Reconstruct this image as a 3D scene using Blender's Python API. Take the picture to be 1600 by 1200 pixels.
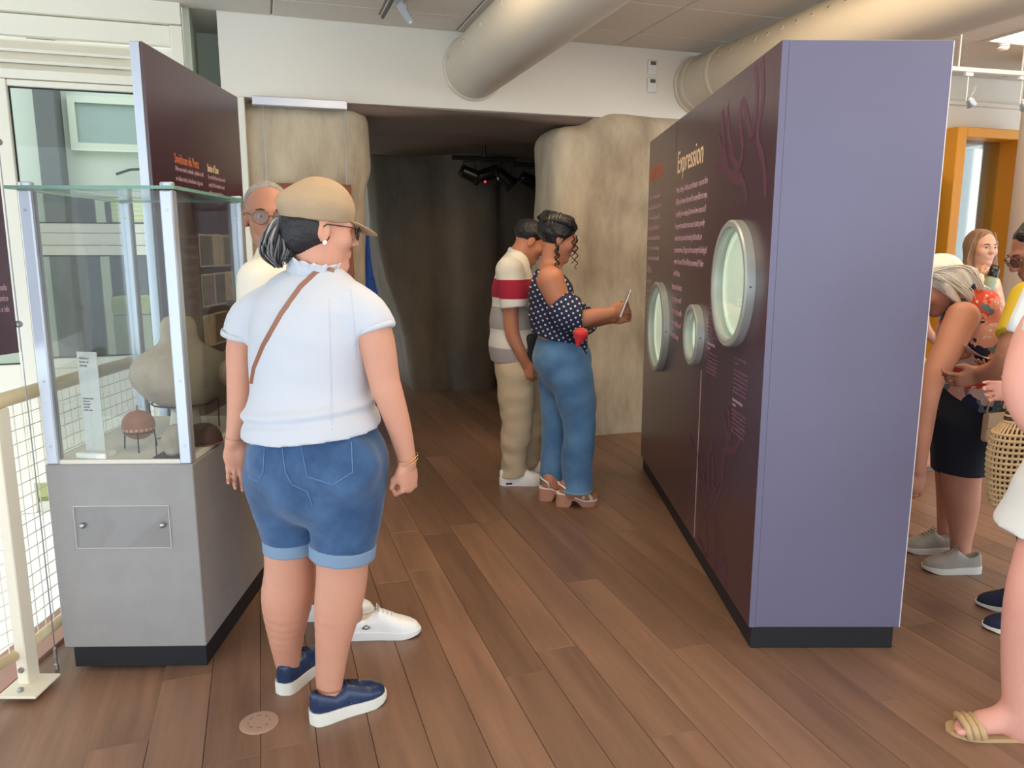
import bpy, bmesh, math, random
import numpy as np
from mathutils import Vector, Matrix
random.seed(7); np.random.seed(7)
scene = bpy.context.scene
for o in list(bpy.data.objects): bpy.data.objects.remove(o)
COL = scene.collection

# ------------------------------------------------------------------ camera
CAM_H, FPX, PITCH = 1.45, 1200.0, math.radians(10)
cam = bpy.data.cameras.new('camera'); cam.sensor_width = 36; cam.lens = 36*FPX/1600
camo = bpy.data.objects.new('camera', cam); COL.objects.link(camo)
camo.location = (0, 0, CAM_H); camo.rotation_euler = (math.radians(90)-PITCH, 0, 0)
cam.clip_start = .05; cam.clip_end = 200
scene.camera = camo
# ------------------------------------------------------------------ world, exposure
w = bpy.data.worlds.new('sky'); scene.world = w; w.use_nodes = True
bg = w.node_tree.nodes['Background']; bg.inputs[0].default_value = (.80, .90, 1.0, 1); bg.inputs[1].default_value = 2.3
scene.view_settings.view_transform = 'Standard'; scene.view_settings.look = 'None'
scene.view_settings.gamma = 1; scene.view_settings.use_curve_mapping = False
scene.view_settings.exposure = 0.35
TH = math.radians(18)                        # the building's grid is turned 18 degrees
UA = np.array([math.cos(TH), math.sin(TH), 0]); VA = np.array([-math.sin(TH), math.cos(TH), 0])
LAMP_W = 55.0
CEIL = 2.9

# ------------------------------------------------------------------ helpers
def ray(px, py):
    x = (px-800)/FPX; y = -(py-600)/FPX
    return np.array([x, math.cos(PITCH)+y*math.sin(PITCH), -math.sin(PITCH)+y*math.cos(PITCH)])
def P(px, py, Y):
    "measured point of the photo at depth Y"
    r = ray(px, py); return np.array([0, 0, CAM_H])+r*(Y/r[1])
def G(px, py, z=0):
    r = ray(px, py); return np.array([0, 0, CAM_H])+r*((z-CAM_H)/r[2])
def zc(p): return p[1]*math.cos(PITCH)-(p[2]-CAM_H)*math.sin(PITCH)
def lin(c):
    c = [v/255 for v in c]
    return tuple(v/12.92 if v <= .04045 else ((v+.055)/1.055)**2.4 for v in c)+(1,)

MATS = {}
def M(name, rgb, rough=.6, metal=0, var=None, bump=None, spec=.5, coat=0, sss=0, emit=None, trans=0, stretch=None, rnd=0, rgb2=None, alpha=1, sheen=0):
    """var=(scale, amount) mottles the colour, bump=(scale, strength), rnd=per object brightness spread"""
    m = bpy.data.materials.new(name); m.use_nodes = True; nt = m.node_tree; N = nt.nodes; L = nt.links
    b = N['Principled BSDF']; b.inputs['Base Color'].default_value = lin(rgb); b.inputs['Roughness'].default_value = rough
    b.inputs['Metallic'].default_value = metal; b.inputs['Specular IOR Level'].default_value = spec
    if coat: b.inputs['Coat Weight'].default_value = coat; b.inputs['Coat Roughness'].default_value = .28
    if sheen: b.inputs['Sheen Weight'].default_value = sheen
    if sss: b.inputs['Subsurface Weight'].default_value = sss; b.inputs['Subsurface Radius'].default_value = (.02, .008, .004); b.inputs['Subsurface Scale'].default_value = .3
    if trans: b.inputs['Transmission Weight'].default_value = trans
    if alpha < 1: b.inputs['Alpha'].default_value = alpha
    if emit: b.inputs['Emission Color'].default_value = lin(emit[0]); b.inputs['Emission Strength'].default_value = emit[1]
    tc = None
    def coord():
        nonlocal tc
        if tc is None:
            t = N.new('ShaderNodeTexCoord'); mp = N.new('ShaderNodeMapping'); L.new(t.outputs['Object'], mp.inputs[0])
            if stretch: mp.inputs['Scale'].default_value = stretch
            if rnd:
                oi = N.new('ShaderNodeObjectInfo'); mu = N.new('ShaderNodeMath'); mu.operation = 'MULTIPLY'; mu.inputs[1].default_value = 37
                L.new(oi.outputs['Random'], mu.inputs[0]); cx = N.new('ShaderNodeCombineXYZ')
                for i in range(3): L.new(mu.outputs[0], cx.inputs[i])
                L.new(cx.outputs[0], mp.inputs['Location'])
            tc = mp
        return tc
    out = None
    if var or rgb2:
        sc, am = var or (4, .3)
        n = N.new('ShaderNodeTexNoise'); n.inputs['Scale'].default_value = sc; n.inputs['Detail'].default_value = 6; n.inputs['Roughness'].default_value = .6
        L.new(coord().outputs[0], n.inputs[0])
        mx = N.new('ShaderNodeMixRGB'); c = lin(rgb)
        if rgb2: mx.inputs[1].default_value = c; mx.inputs[2].default_value = lin(rgb2)
        else: mx.inputs[1].default_value = tuple(v*(1-am) for v in c[:3])+(1,); mx.inputs[2].default_value = tuple(min(1, v*(1+am)) for v in c[:3])+(1,)
        mr = N.new('ShaderNodeMapRange'); mr.inputs[1].default_value = .3; mr.inputs[2].default_value = .7
        L.new(n.outputs[0], mr.inputs[0]); L.new(mr.outputs[0], mx.inputs[0]); out = mx.outputs[0]
    if rnd:
        oi = N.new('ShaderNodeObjectInfo'); mr = N.new('ShaderNodeMapRange'); mr.inputs[3].default_value = 1-rnd; mr.inputs[4].default_value = 1+rnd
        L.new(oi.outputs['Random'], mr.inputs[0]); hs = N.new('ShaderNodeHueSaturation')
        if out: L.new(out, hs.inputs['Color'])
        else: hs.inputs['Color'].default_value = lin(rgb)
        L.new(mr.outputs[0], hs.inputs['Value']); out = hs.outputs[0]
    if out: L.new(out, b.inputs['Base Color'])
    if bump:
        n = N.new('ShaderNodeTexNoise'); n.inputs['Scale'].default_value = bump[0]; n.inputs['Detail'].default_value = 5
        L.new(coord().outputs[0], n.inputs[0]); bp = N.new('ShaderNodeBump'); bp.inputs['Strength'].default_value = bump[1]; bp.inputs['Distance'].default_value = .02
        L.new(n.outputs[0], bp.inputs['Height']); L.new(bp.outputs[0], b.inputs['Normal'])
    MATS[name] = m; return m
def glassmat(name, tint=(225, 238, 232), refl=1.0, rough=.0):
    "thin clear sheet: lets light straight through, mirrors a little by Fresnel"
    m = bpy.data.materials.new(name); m.use_nodes = True; nt = m.node_tree; N = nt.nodes; L = nt.links
    N.remove(N['Principled BSDF']); t = N.new('ShaderNodeBsdfTransparent'); t.inputs[0].default_value = lin(tint)
    g = N.new('ShaderNodeBsdfGlossy'); g.inputs['Roughness'].default_value = rough; f = N.new('ShaderNodeFresnel'); f.inputs[0].default_value = 1.5
    mu = N.new('ShaderNodeMath'); mu.operation = 'MULTIPLY'; mu.inputs[1].default_value = refl; L.new(f.outputs[0], mu.inputs[0])
    mx = N.new('ShaderNodeMixShader'); L.new(mu.outputs[0], mx.inputs[0]); L.new(t.outputs[0], mx.inputs[1]); L.new(g.outputs[0], mx.inputs[2])
    L.new(mx.outputs[0], N['Material Output'].inputs[0]); MATS[name] = m; return m

def link(name, me, mat=None, parent=None, loc=None, rotz=None, smooth=False):
    o = bpy.data.objects.new(name, me); COL.objects.link(o)
    if mat is not None and me is not None:
        if len(me.materials) == 0: me.materials.append(mat)
    if parent is not None: o.parent = parent
    if loc is not None: o.location = tuple(loc)
    if rotz is not None: o.rotation_euler = (0, 0, rotz)
    if smooth and me is not None:
        me.polygons.foreach_set('use_smooth', np.ones(len(me.polygons), bool))
    return o
def tag(o, label=None, cat=None, group=None, kind=None):
    if label: o['label'] = label
    if cat: o['category'] = cat
    if group: o['group'] = group
    if kind: o['kind'] = kind
    return o
def empty(name, loc=(0, 0, 0), rotz=0, label=None, cat=None, group=None, kind=None):
    o = bpy.data.objects.new(name, None); COL.objects.link(o); o.location = tuple(loc); o.rotation_euler = (0, 0, rotz); o.empty_display_size = .05
    return tag(o, label, cat, group, kind)
class MB:
    "collects simple solids into one mesh"
    def __init__(s): s.v = []; s.f = []
    def add(s, v, f):
        n = len(s.v); s.v += [tuple(map(float, p)) for p in v]; s.f += [tuple(i+n for i in q) for q in f]; return s
    def box(s, x0, x1, y0, y1, z0, z1):
        v = [(x, y, z) for z in (z0, z1) for x, y in ((x0, y0), (x1, y0), (x1, y1), (x0, y1))]
        return s.add(v, [(3, 2, 1, 0), (4, 5, 6, 7), (0, 1, 5, 4), (1, 2, 6, 5), (2, 3, 7, 6), (3, 0, 4, 7)])
    def bevbox(s, x0, x1, y0, y1, z0, z1, b=.006, seg=1):
        bm = bmesh.new(); bmesh.ops.create_cube(bm, size=1)
        for q in bm.verts: q.co = ((x0+x1)/2+q.co.x*(x1-x0), (y0+y1)/2+q.co.y*(y1-y0), (z0+z1)/2+q.co.z*(z1-z0))
        bmesh.ops.bevel(bm, geom=bm.edges[:], offset=b, segments=seg, affect='EDGES', profile=.5)
        bm.verts.index_update(); s.add([q.co for q in bm.verts], [[q.index for q in f.verts] for f in bm.faces]); bm.free(); return s
    def tube(s, pts, r, n=10, closed=False, cap=True):
        pts = [Vector(p) for p in pts]; rr = r if hasattr(r, '__len__') else [r]*len(pts); v = []; f = []
        m = len(pts); nrm = None
        for i, p in enumerate(pts):
            if closed: t = pts[(i+1) % m]-pts[i-1]
            else: t = pts[min(i+1, m-1)]-pts[max(i-1, 0)]
            t.normalize()
            if nrm is None: nrm = t.orthogonal().normalized()
            nrm = (nrm-t*nrm.dot(t)); nrm = nrm.normalized() if nrm.length > 1e-6 else t.orthogonal().normalized()
            bi = t.cross(nrm)
            for k in range(n):
                a = 2*math.pi*k/n; v.append(p+(nrm*math.cos(a)+bi*math.sin(a))*rr[i])
        for i in range(m if closed else m-1):
            for k in range(n): f.append((i*n+k, i*n+(k+1) % n, ((i+1) % m)*n+(k+1) % n, ((i+1) % m)*n+k))
        if cap and not closed: f.append(tuple(range(n-1, -1, -1))); f.append(tuple((m-1)*n+k for k in range(n)))
        return s.add(v, f)
    def lathe(s, prof, n=32, c=(0, 0, 0), M4=None):
        v = []; f = []; m = len(prof)
        for r, z in prof:
            for k in range(n):
                a = 2*math.pi*k/n; p = Vector((r*math.cos(a), r*math.sin(a), z))
                if M4: p = M4 @ p
                v.append(p+Vector(c))
        for i in range(m-1):
            for k in range(n): f.append((i*n+k, i*n+(k+1) % n, (i+1)*n+(k+1) % n, (i+1)*n+k))
        f.append(tuple(range(n-1, -1, -1))); f.append(tuple((m-1)*n+k for k in range(n)))
        return s.add(v, f)
    def prism(s, poly, z0, z1):
        n = len(poly); v = [(x, y, z0) for x, y in poly]+[(x, y, z1) for x, y in poly]
        return s.add(v, [tuple(range(n-1, -1, -1)), tuple(range(n, 2*n))]+[(i, (i+1) % n, n+(i+1) % n, n+i) for i in range(n)])
    def xform(s, fn): s.v = [tuple(fn(p)) for p in s.v]; return s
    def mesh(s, name):
        me = bpy.data.meshes.new(name); me.from_pydata(s.v, [], s.f); me.update(); return me
    def ob(s, name, mat, parent=None, smooth=False, **k): return link(name, s.mesh(name), mat, parent, smooth=smooth, **k)
def autosmooth(o, deg=40):
    me = o.data; me.polygons.foreach_set('use_smooth', np.ones(len(me.polygons), bool))
    bm = bmesh.new(); bm.from_mesh(me)
    for e in bm.edges:
        if len(e.link_faces) == 2 and e.calc_face_angle(0) > math.radians(deg): e.smooth = False
    bm.to_mesh(me); bm.free(); return o
def text(name, body, size, mat, parent, mtx, xs=1.0, space=1.0, align='LEFT', depth=.0006):
    c = bpy.data.curves.new(name, 'FONT'); c.body = body; c.size = size; c.align_x = align; c.space_line = space; c.resolution_u = 2; c.extrude = depth
    t = bpy.data.objects.new(name, c); me = bpy.data.meshes.new_from_object(t); me.transform(Matrix.Diagonal((xs, 1, 1, 1))); me.transform(mtx)
    me.materials.clear(); o = link(name, me, mat, parent); bpy.data.objects.remove(t); bpy.data.curves.remove(c); return o

# ---- signed distance modelling for bodies, clothes, rock and pots ----
def smin(a, b, k):
    if k <= 0: return np.minimum(a, b)
    h = np.clip(.5+.5*(b-a)/k, 0, 1); return b+(a-b)*h-k*h*(1-h)
class SDF:
    def __init__(s): s.p = []; s.lo = np.full(3, 1e9); s.hi = np.full(3, -1e9); s.post = []
    def prim(s, lo, hi, fn, k=.02, mode='add'):
        lo = np.array(lo, float); hi = np.array(hi, float); s.p.append((lo, hi, fn, k, mode))
        if mode == 'add': s.lo = np.minimum(s.lo, lo); s.hi = np.maximum(s.hi, hi)
        return s
    def cone(s, a, b, ra, rb, k=.02, ax=None, wa=None, wb=None, fa=False, fb=False, mode='add', pl=()):
        "rounded tapered limb a to b; ax with wa, wb gives the half width along ax; fa / fb cut the end flat"
        a = np.array(a, float); b = np.array(b, float); d = b-a; L2 = max(d@d, 1e-9); L = math.sqrt(L2)
        mr = max(ra, rb, wa or 0, wb or 0)
        if ax is not None: ax = np.array(ax, float); ax = ax/np.linalg.norm(ax)
        def fn(X, Y, Z):
            x = X-a[0]; y = Y-a[1]; z = Z-a[2]; tt = (x*d[0]+y*d[1]+z*d[2])/L2; t = np.clip(tt, 0, 1)
            x = x-t*d[0]; y = y-t*d[1]; z = z-t*d[2]; r = ra+(rb-ra)*t
            if ax is None: dd = np.sqrt(x*x+y*y+z*z)-r
            else:
                qa = x*ax[0]+y*ax[1]+z*ax[2]; wd = wa+(wb-wa)*t; pp = np.maximum(x*x+y*y+z*z-qa*qa, 0)
                dd = (np.sqrt((qa/wd)**2+pp/(r*r))-1)*np.minimum(wd, r)
            if fa: dd = np.maximum(dd, -tt*L)
            if fb: dd = np.maximum(dd, (tt-1)*L)
            for c0, cn_ in pl: dd = np.maximum(dd, (X-c0[0])*cn_[0]+(Y-c0[1])*cn_[1]+(Z-c0[2])*cn_[2])
            return dd
        return s.prim(np.minimum(a, b)-mr, np.maximum(a, b)+mr, fn, k, mode)
    def limb(s, pts, k=.02, infl=0, fb=False, fa=False, mode='add'):
        if len(pts) > 2:                      # smooth spline through the measured stations
            q = []; n = len(pts); ctl = [np.append(p, r) for p, r in pts]
            for i in range(n-1):
                p0, p1, p2, p3 = ctl[max(i-1, 0)], ctl[i], ctl[i+1], ctl[min(i+2, n-1)]
                for t in (0, .25, .5, .75): q.append(.5*(2*p1+(p2-p0)*t+(2*p0-5*p1+4*p2-p3)*t*t+(3*p1-p0-3*p2+p3)*t**3))
            q.append(ctl[-1]); pts = [(v[:3], v[3]) for v in q]
        pl = []
        if fb: d = pts[-1][0]-pts[-2][0]; pl.append((pts[-1][0], d/np.linalg.norm(d)))
        if fa: d = pts[0][0]-pts[1][0]; pl.append((pts[0][0], d/np.linalg.norm(d)))
        t_ = SDF()                            # the whole limb is one shape, so that its stations leave no rings
        for i in range(len(pts)-1):
            (a, ra), (b, rb) = pts[i], pts[i+1]
            t_.cone(a, b, ra+infl, rb+infl, 0, pl=pl)
        fns = [q[2] for q in t_.p]
        def fn(X, Y, Z):
            d = fns[0](X, Y, Z)
            for f in fns[1:]: d = np.minimum(d, f(X, Y, Z))
            return d
        return s.prim(t_.lo, t_.hi, fn, k, mode)
    def torso(s, secs, ax, k=.03, infl=0, fa=False, fb=False):
        pl = []
        if fb: d = secs[-1][0]-secs[-2][0]; pl.append((secs[-1][0], d/np.linalg.norm(d)))
        if fa: d = secs[0][0]-secs[1][0]; pl.append((secs[0][0], d/np.linalg.norm(d)))
        for i in range(len(secs)-1):
            (a, wa, da), (b, wb, db) = secs[i], secs[i+1]
            s.cone(a, b, da+infl, db+infl, k, ax=ax, wa=wa+infl, wb=wb+infl, pl=pl)
        return s
    def ell(s, c, r, B=None, k=.02, mode='add'):
        c = np.array(c, float); r = np.array(r, float); B = np.eye(3) if B is None else np.array(B, float); e = r.max()
        def fn(X, Y, Z):
            x = X-c[0]; y = Y-c[1]; z = Z-c[2]; q = 0
            for i in range(3): q = q+((x*B[0, i]+y*B[1, i]+z*B[2, i])/r[i])**2
            return (np.sqrt(q)-1)*r.min()
        return s.prim(c-e, c+e, fn, k, mode)
    def rbox(s, c, h, rad, k=.02, B=None, mode='add'):
        c = np.array(c, float); h = np.array(h, float); B = np.eye(3) if B is None else np.array(B, float); e = np.linalg.norm(h)
        def fn(X, Y, Z):
            x = X-c[0]; y = Y-c[1]; z = Z-c[2]; q = [np.abs(x*B[0, i]+y*B[1, i]+z*B[2, i])-h[i]+rad for i in range(3)]
            o = np.sqrt(sum(np.maximum(v, 0)**2 for v in q)); return o+np.minimum(np.maximum(np.maximum(q[0], q[1]), q[2]), 0)-rad
        ex = np.abs(B)@h
        return s.prim(c-ex, c+ex, fn, k, mode)
    def disp(s, fn): s.post.append(fn); return s
    def mesh(s, name, h=.008, origin=(0, 0, 0)):
        pad = 3*h+.012; lo = s.lo-pad; n = np.ceil((s.hi+pad-lo)/h).astype(int)+1
        ax = [(lo[i]+h*np.arange(n[i])).astype(np.float32) for i in range(3)]
        F = np.full(n, .3, np.float32)
        for plo, phi, fn, k, mode in s.p:
            m = k+3*h
            i0 = np.clip(np.floor((plo-m-lo)/h).astype(int), 0, n-1); i1 = np.clip(np.ceil((phi+m-lo)/h).astype(int)+1, 1, n)
            if np.any(i1 <= i0): continue
            sl = tuple(slice(i0[i], i1[i]) for i in range(3))
            d = fn(ax[0][sl[0]][:, None, None], ax[1][sl[1]][None, :, None], ax[2][sl[2]][None, None, :]).astype(np.float32)
            if mode == 'add': F[sl] = smin(F[sl], d, k)
            elif mode == 'sub': F[sl] = -smin(-F[sl], d, k)
            elif mode == 'cut': F[sl] = np.maximum(F[sl], d)
        for fn in s.post: F += fn(ax[0][:, None, None], ax[1][None, :, None], ax[2][None, None, :]).astype(np.float32)
        I = F < 0; c = np.zeros(n-1, np.int8)
        for dx in (0, 1):
            for dy in (0, 1):
                for dz in (0, 1): c += I[dx:n[0]-1+dx, dy:n[1]-1+dy, dz:n[2]-1+dz]
        act = (c > 0) & (c < 8); idx = np.argwhere(act); cid = np.full(act.shape, -1, np.int32); cid[act] = np.arange(len(idx))
        corners = [(a, b, d) for a in (0, 1) for b in (0, 1) for d in (0, 1)]
        val = np.stack([F[idx[:, 0]+a, idx[:, 1]+b, idx[:, 2]+d] for a, b, d in corners], 1)
        acc = np.zeros((len(idx), 3)); cnt = np.zeros(len(idx))
        for i, ci in enumerate(corners):
            for j, cj in enumerate(corners):
                if j <= i or sum(abs(p-q) for p, q in zip(ci, cj)) != 1: continue
                va, vb = val[:, i], val[:, j]; x = (va < 0) != (vb < 0); t = np.where(x, va/np.where(x, va-vb, 1), 0)
                pos = np.array(ci)[None]+t[:, None]*(np.array(cj)-np.array(ci))[None]; acc += np.where(x[:, None], pos, 0); cnt += x
        V = lo+h*(idx+acc/cnt[:, None])-np.array(origin)
        Q = []
        for axn in range(3):
            o1, o2 = (axn+1) % 3, (axn+2) % 3
            A = [slice(None)]*3; Bs = [slice(None)]*3; A[axn] = slice(0, n[axn]-1); Bs[axn] = slice(1, n[axn])
            for o in (o1, o2): A[o] = slice(1, n[o]-1); Bs[o] = slice(1, n[o]-1)
            p = I[tuple(A)]; q = I[tuple(Bs)]; e = np.argwhere(p != q); s_in = p[tuple(e.T)]
            e[:, o1] += 1; e[:, o2] += 1
            def cell(d1, d2):
                z = e.copy(); z[:, o1] -= d1; z[:, o2] -= d2; return cid[tuple(z.T)]
            quad = np.stack([cell(1, 1), cell(0, 1), cell(0, 0), cell(1, 0)], 1); quad[~s_in] = quad[~s_in][:, ::-1]; Q.append(quad)
        Q = np.concatenate(Q); me = bpy.data.meshes.new(name)
        me.vertices.add(len(V)); me.vertices.foreach_set('co', V.astype(np.float32).ravel())
        me.loops.add(Q.size); me.loops.foreach_set('vertex_index', Q.astype(np.int32).ravel())
        me.polygons.add(len(Q)); me.polygons.foreach_set('loop_start', np.arange(0, Q.size, 4, dtype=np.int32))
        me.polygons.foreach_set('use_smooth', np.ones(len(Q), bool)); me.update(calc_edges=True); me.validate()
        return me
    def ob(s, name, mat, parent=None, h=.008, origin=None):
        if origin is None: origin = tuple(parent.location) if parent is not None and parent.parent is None else (tuple(parent.parent.location) if parent is not None else (0, 0, 0))
        return link(name, s.mesh(name, h, origin), mat, parent)
# ------------------------------------------------------------------ materials of the place
M('wood', (132, 100, 80), .36, var=(3.2, .22), bump=(14, .06), stretch=(5, .45, 5), rnd=.18, spec=.45)
M('slab', (60, 44, 36), .8)
M('white_wall', (228, 222, 208), .8, var=(1.2, .02))
M('ceiling_tile', (214, 205, 192), .9, var=(30, .03))
M('ceiling_bar', (200, 192, 180), .6)
M('cream_metal', (234, 226, 206), .45)
M('frame_white', (226, 222, 206), .5)
M('rock', (142, 124, 102), .92, rgb2=(214, 198, 170), var=(2.6, .3), bump=(10, .8), stretch=(1, 1, .42))
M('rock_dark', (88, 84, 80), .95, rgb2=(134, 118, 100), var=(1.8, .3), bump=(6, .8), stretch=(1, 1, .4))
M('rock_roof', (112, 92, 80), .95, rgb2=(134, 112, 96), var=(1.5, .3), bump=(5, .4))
M('duct', (206, 196, 176), .5, var=(2, .03))
M('duct_dark', (60, 55, 48), .6)
M('alu', (188, 194, 204), .35, metal=.55)
M('steel', (170, 170, 172), .3, metal=.9)
M('grey_lam', (152, 149, 146), .55, var=(9, .06))
M('plinth_black', (26, 28, 32), .55)
M('plum', (66, 36, 50), .33, var=(1.5, .12), coat=.8)
M('plum_print', (88, 52, 68), .4)
M('lavender', (106, 103, 128), .5, var=(1.3, .05), coat=.15)
M('edge_white', (220, 214, 212), .7)
M('txt_orange', (216, 124, 84), .6); M('txt_cream', (240, 208, 168), .6); M('txt_pale', (186, 150, 158), .7); M('txt_dim', (118, 82, 100), .7)
M('ring_grey', (176, 182, 178), .38, metal=.35)
M('niche', (206, 214, 196), .7)
M('black', (18, 18, 20), .5); M('black_gloss', (14, 14, 16), .2)
M('white_plastic', (232, 230, 224), .45); M('lcd', (92, 92, 86), .3)
M('yellow_frame', (232, 158, 30), .45)
M('column', (220, 200, 184), .8)
M('sign_rust', (128, 68, 46), .6)
M('pink_tile', (196, 150, 132), .6)
M('lamp_glow', (255, 244, 220), .5, emit=((255, 226, 186), 9.5))
glassmat('case_glass', (251, 253, 252), .5); glassmat('pane', (240, 244, 240), .6); glassmat('acrylic', (252, 252, 252), .2)
M('glass_edge', (120, 168, 152), .15, alpha=.8)
m = MATS

def bmesh_obj(name, mb, mat, parent=None, **k): return mb.ob(name, m[mat], parent, **k)
def struct(name, mb, mat, label=None, rot=True):
    o = mb.ob(name, m[mat], rotz=TH if rot else None); o['kind'] = 'structure'
    if label: o['label'] = label
    return o

# ------------------------------------------------------------------ floor: every plank a piece
floor = struct('floor', MB().box(-1.4, 9, -2.5, 11.5, -.3, -.018), 'wood', 'brown hardwood plank floor', True)
# slab follows the edge of the stair well on the left
def cut_edge(me, local_to_world):
    "trim a mesh at the edge of the stair well"
    bm = bmesh.new(); bm.from_mesh(me)
    for (pt, nr) in ((Vector((-1.70, 2.4, 0)), Vector((-1, 0, 0))),):
        q = local_to_world.inverted() @ pt; nn = local_to_world.inverted().to_3x3() @ nr
        r = bmesh.ops.bisect_plane(bm, geom=bm.verts[:]+bm.edges[:]+bm.faces[:], plane_co=q, plane_no=nn, clear_outer=True)
        ed = [e for e in r['geom_cut'] if isinstance(e, bmesh.types.BMEdge)]
        if ed: bmesh.ops.edgeloop_fill(bm, edges=ed)
    bm.to_mesh(me); bm.free()
ROT = Matrix.Rotation(TH, 4, 'Z')
cut_edge(floor.data, ROT)
PW, U0 = .1593, -.71
def inframe(u, v, z=0, mg=150):
    p = UA*u+VA*v+np.array([0, 0, z-CAM_H]); d = p[1]*math.cos(PITCH)-p[2]*math.sin(PITCH); yy = p[1]*math.sin(PITCH)+p[2]*math.cos(PITCH)
    if d < .2: return False
    x = 800+FPX*p[0]/d; y = 600-FPX*yy/d
    return -mg < x < 1600+mg and -mg < y < 1200+mg
joints = {}
for px, py in [(868, 1013), (955, 1037), (902, 908), (1067, 1012), (1122, 985), (805, 1056), (661, 890), (640, 830), (1085, 1140), (1390, 1092), (452, 1165), (404, 1180), (210, 1160)]:
    g = G(px, py); joints.setdefault(int(math.floor((g@UA-U0)/PW)), []).append(g@VA)
rng = random.Random(3); nplank = 0
for k in range(-8, 48):
    u0 = U0+k*PW; u1 = u0+PW
    js = sorted(joints.get(k, [rng.uniform(.5, 2.2)])); cuts = [js[0]]
    for j in js[1:]:
        if j-cuts[-1] > .5: cuts.append(j)
    while cuts[0] > .4: cuts.insert(0, cuts[0]-rng.uniform(1.1, 1.9))
    while cuts[-1] < 8.6: cuts.append(cuts[-1]+rng.uniform(1.2, 2.1))
    for v0, v1 in zip(cuts, cuts[1:]):
        if not any(inframe(u, v0+(v1-v0)*t) for u in (u0, u1) for t in (0, .2, .4, .6, .8, 1)): continue
        p = UA*(u0+u1)/2+VA*v1
        if p[0] < -1.75: continue
        hu, hv, b, d = PW/2-.0007, (v1-v0)/2-.0007, .0016, .016; dz = rng.uniform(-.0005, .0004)
        vs = [(sx*hu, sy*hv, -d) for sx, sy in ((-1, -1), (1, -1), (1, 1), (-1, 1))]+[(sx*hu, sy*hv, -b+dz) for sx, sy in ((-1, -1), (1, -1), (1, 1), (-1, 1))]+[(sx*(hu-b), sy*(hv-b), dz) for sx, sy in ((-1, -1), (1, -1), (1, 1), (-1, 1))]
        fs = [(8, 9, 10, 11)]+[(i, (i+1) % 4, 4+(i+1) % 4, 4+i) for i in range(4)]+[(4+i, 4+(i+1) % 4, 8+(i+1) % 4, 8+i) for i in range(4)]
        o = MB().add(vs, fs).ob('plank', m['wood'], floor); o.location = ((u0+u1)/2, (v0+v1)/2, 0); nplank += 1
        wm = ROT @ Matrix.Translation(o.location)
        if min((wm @ v.co).x for v in o.data.vertices) < -1.70: cut_edge(o.data, wm)
E_ = MB(); E_.box(-1.86, -1.703, -.5, 7, -.3, -.004); o = struct('trim_1', E_, 'pink_tile', 'pinkish stone kerb along the stair well', False)
M('well_floor', (24, 92, 112), .7); struct('floor_below', MB().box(-9, -1.9, -2, 9, -2.6, -2.5), 'well_floor', 'teal floor of the level below the stair well', False)
# round floor outlet cover
g = G(405, 1130); M('outlet', (168, 138, 120), .5); M('outlet_dark', (92, 74, 64), .6)
t = empty('floor_outlet', (g[0], g[1], 0), label='round tan outlet cover set in the wooden floor', cat='floor outlet')
MB().lathe([(.0585, 0), (.0585, .0035), (.056, .005), (.05, .0052)], 40).ob('rim', m['outlet'], t, smooth=False)
MB().lathe([(.049, .001), (.049, .0056), (.0478, .006)], 40).ob('lid', m['outlet'], t)
for k in range(8):
    a = k*math.pi/4+.3; o = MB().box(-.006, .006, -.001, .001, .0058, .0066).ob('slot', m['outlet_dark'], t); o.location = (.032*math.cos(a), .032*math.sin(a), 0); o.rotation_euler = (0, 0, a+math.pi/2)

# ------------------------------------------------------------------ ceiling with tiles
ceiling = struct("ceiling", MB().box(-5, -.335, -2.5, 5.45, CEIL+.02, CEIL+.2).box(-.335, 4.6, -2.5, 11.5, CEIL+.02, CEIL+.2).box(4.6, 10, -2.5, 5.96, CEIL+.02, CEIL+.2), "ceiling_bar", "suspended ceiling of pale square tiles")
for i in range(-4, 6):
    for j in range(-1, 9):
        u = 2.555+1.2*i; v = 5.05-.6*j
        cells = [(u, u+1.2, v-.6, v)] if j >= 0 else [(u, u+1.2, v+.0, 5.4)]
        if j == -1: cells = [(u, u+1.2, 5.05, 5.4)]
        for (a0, a1, b0, b1) in cells:
            if not any(inframe(a0+(a1-a0)*s, b0+(b1-b0)*q, CEIL, 30) for s in (0, .5, 1) for q in (0, .5, 1)): continue
            if abs(a0-4.955) < .01 and abs(b1-4.45) < .01: continue        # the lamp panel's place
            o = MB().bevbox(a0+.006, a1-.006, b0+.006, b1-.006, CEIL, CEIL+.018, .004).ob('ceiling_tile', m['ceiling_tile'], ceiling)
def ceiling_light(u, v, lab, su=.6, sv=.6):
    p = UA*u+VA*v; t = empty('ceiling_light', (p[0], p[1], CEIL), TH, lab, 'ceiling light', 'recessed ceiling lights')
    a, b = su/2, sv/2; f = MB()
    for q in ((-a, a, -b, -b+.02), (-a, a, b-.02, b), (-a, -a+.02, -b+.02, b-.02), (a-.02, a, -b+.02, b-.02)): f.box(q[0], q[1], q[2], q[3], -.012, .015)
    f.ob('frame', m['white_plastic'], t); MB().box(-a+.02, a-.02, -b+.02, b-.02, -.006, .004).ob('diffuser', m['lamp_glow'], t); return t
ceiling_light(5.55, 4.15, 'glowing square lamp panel in the ceiling at the right edge', 1.19, .59)

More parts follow.
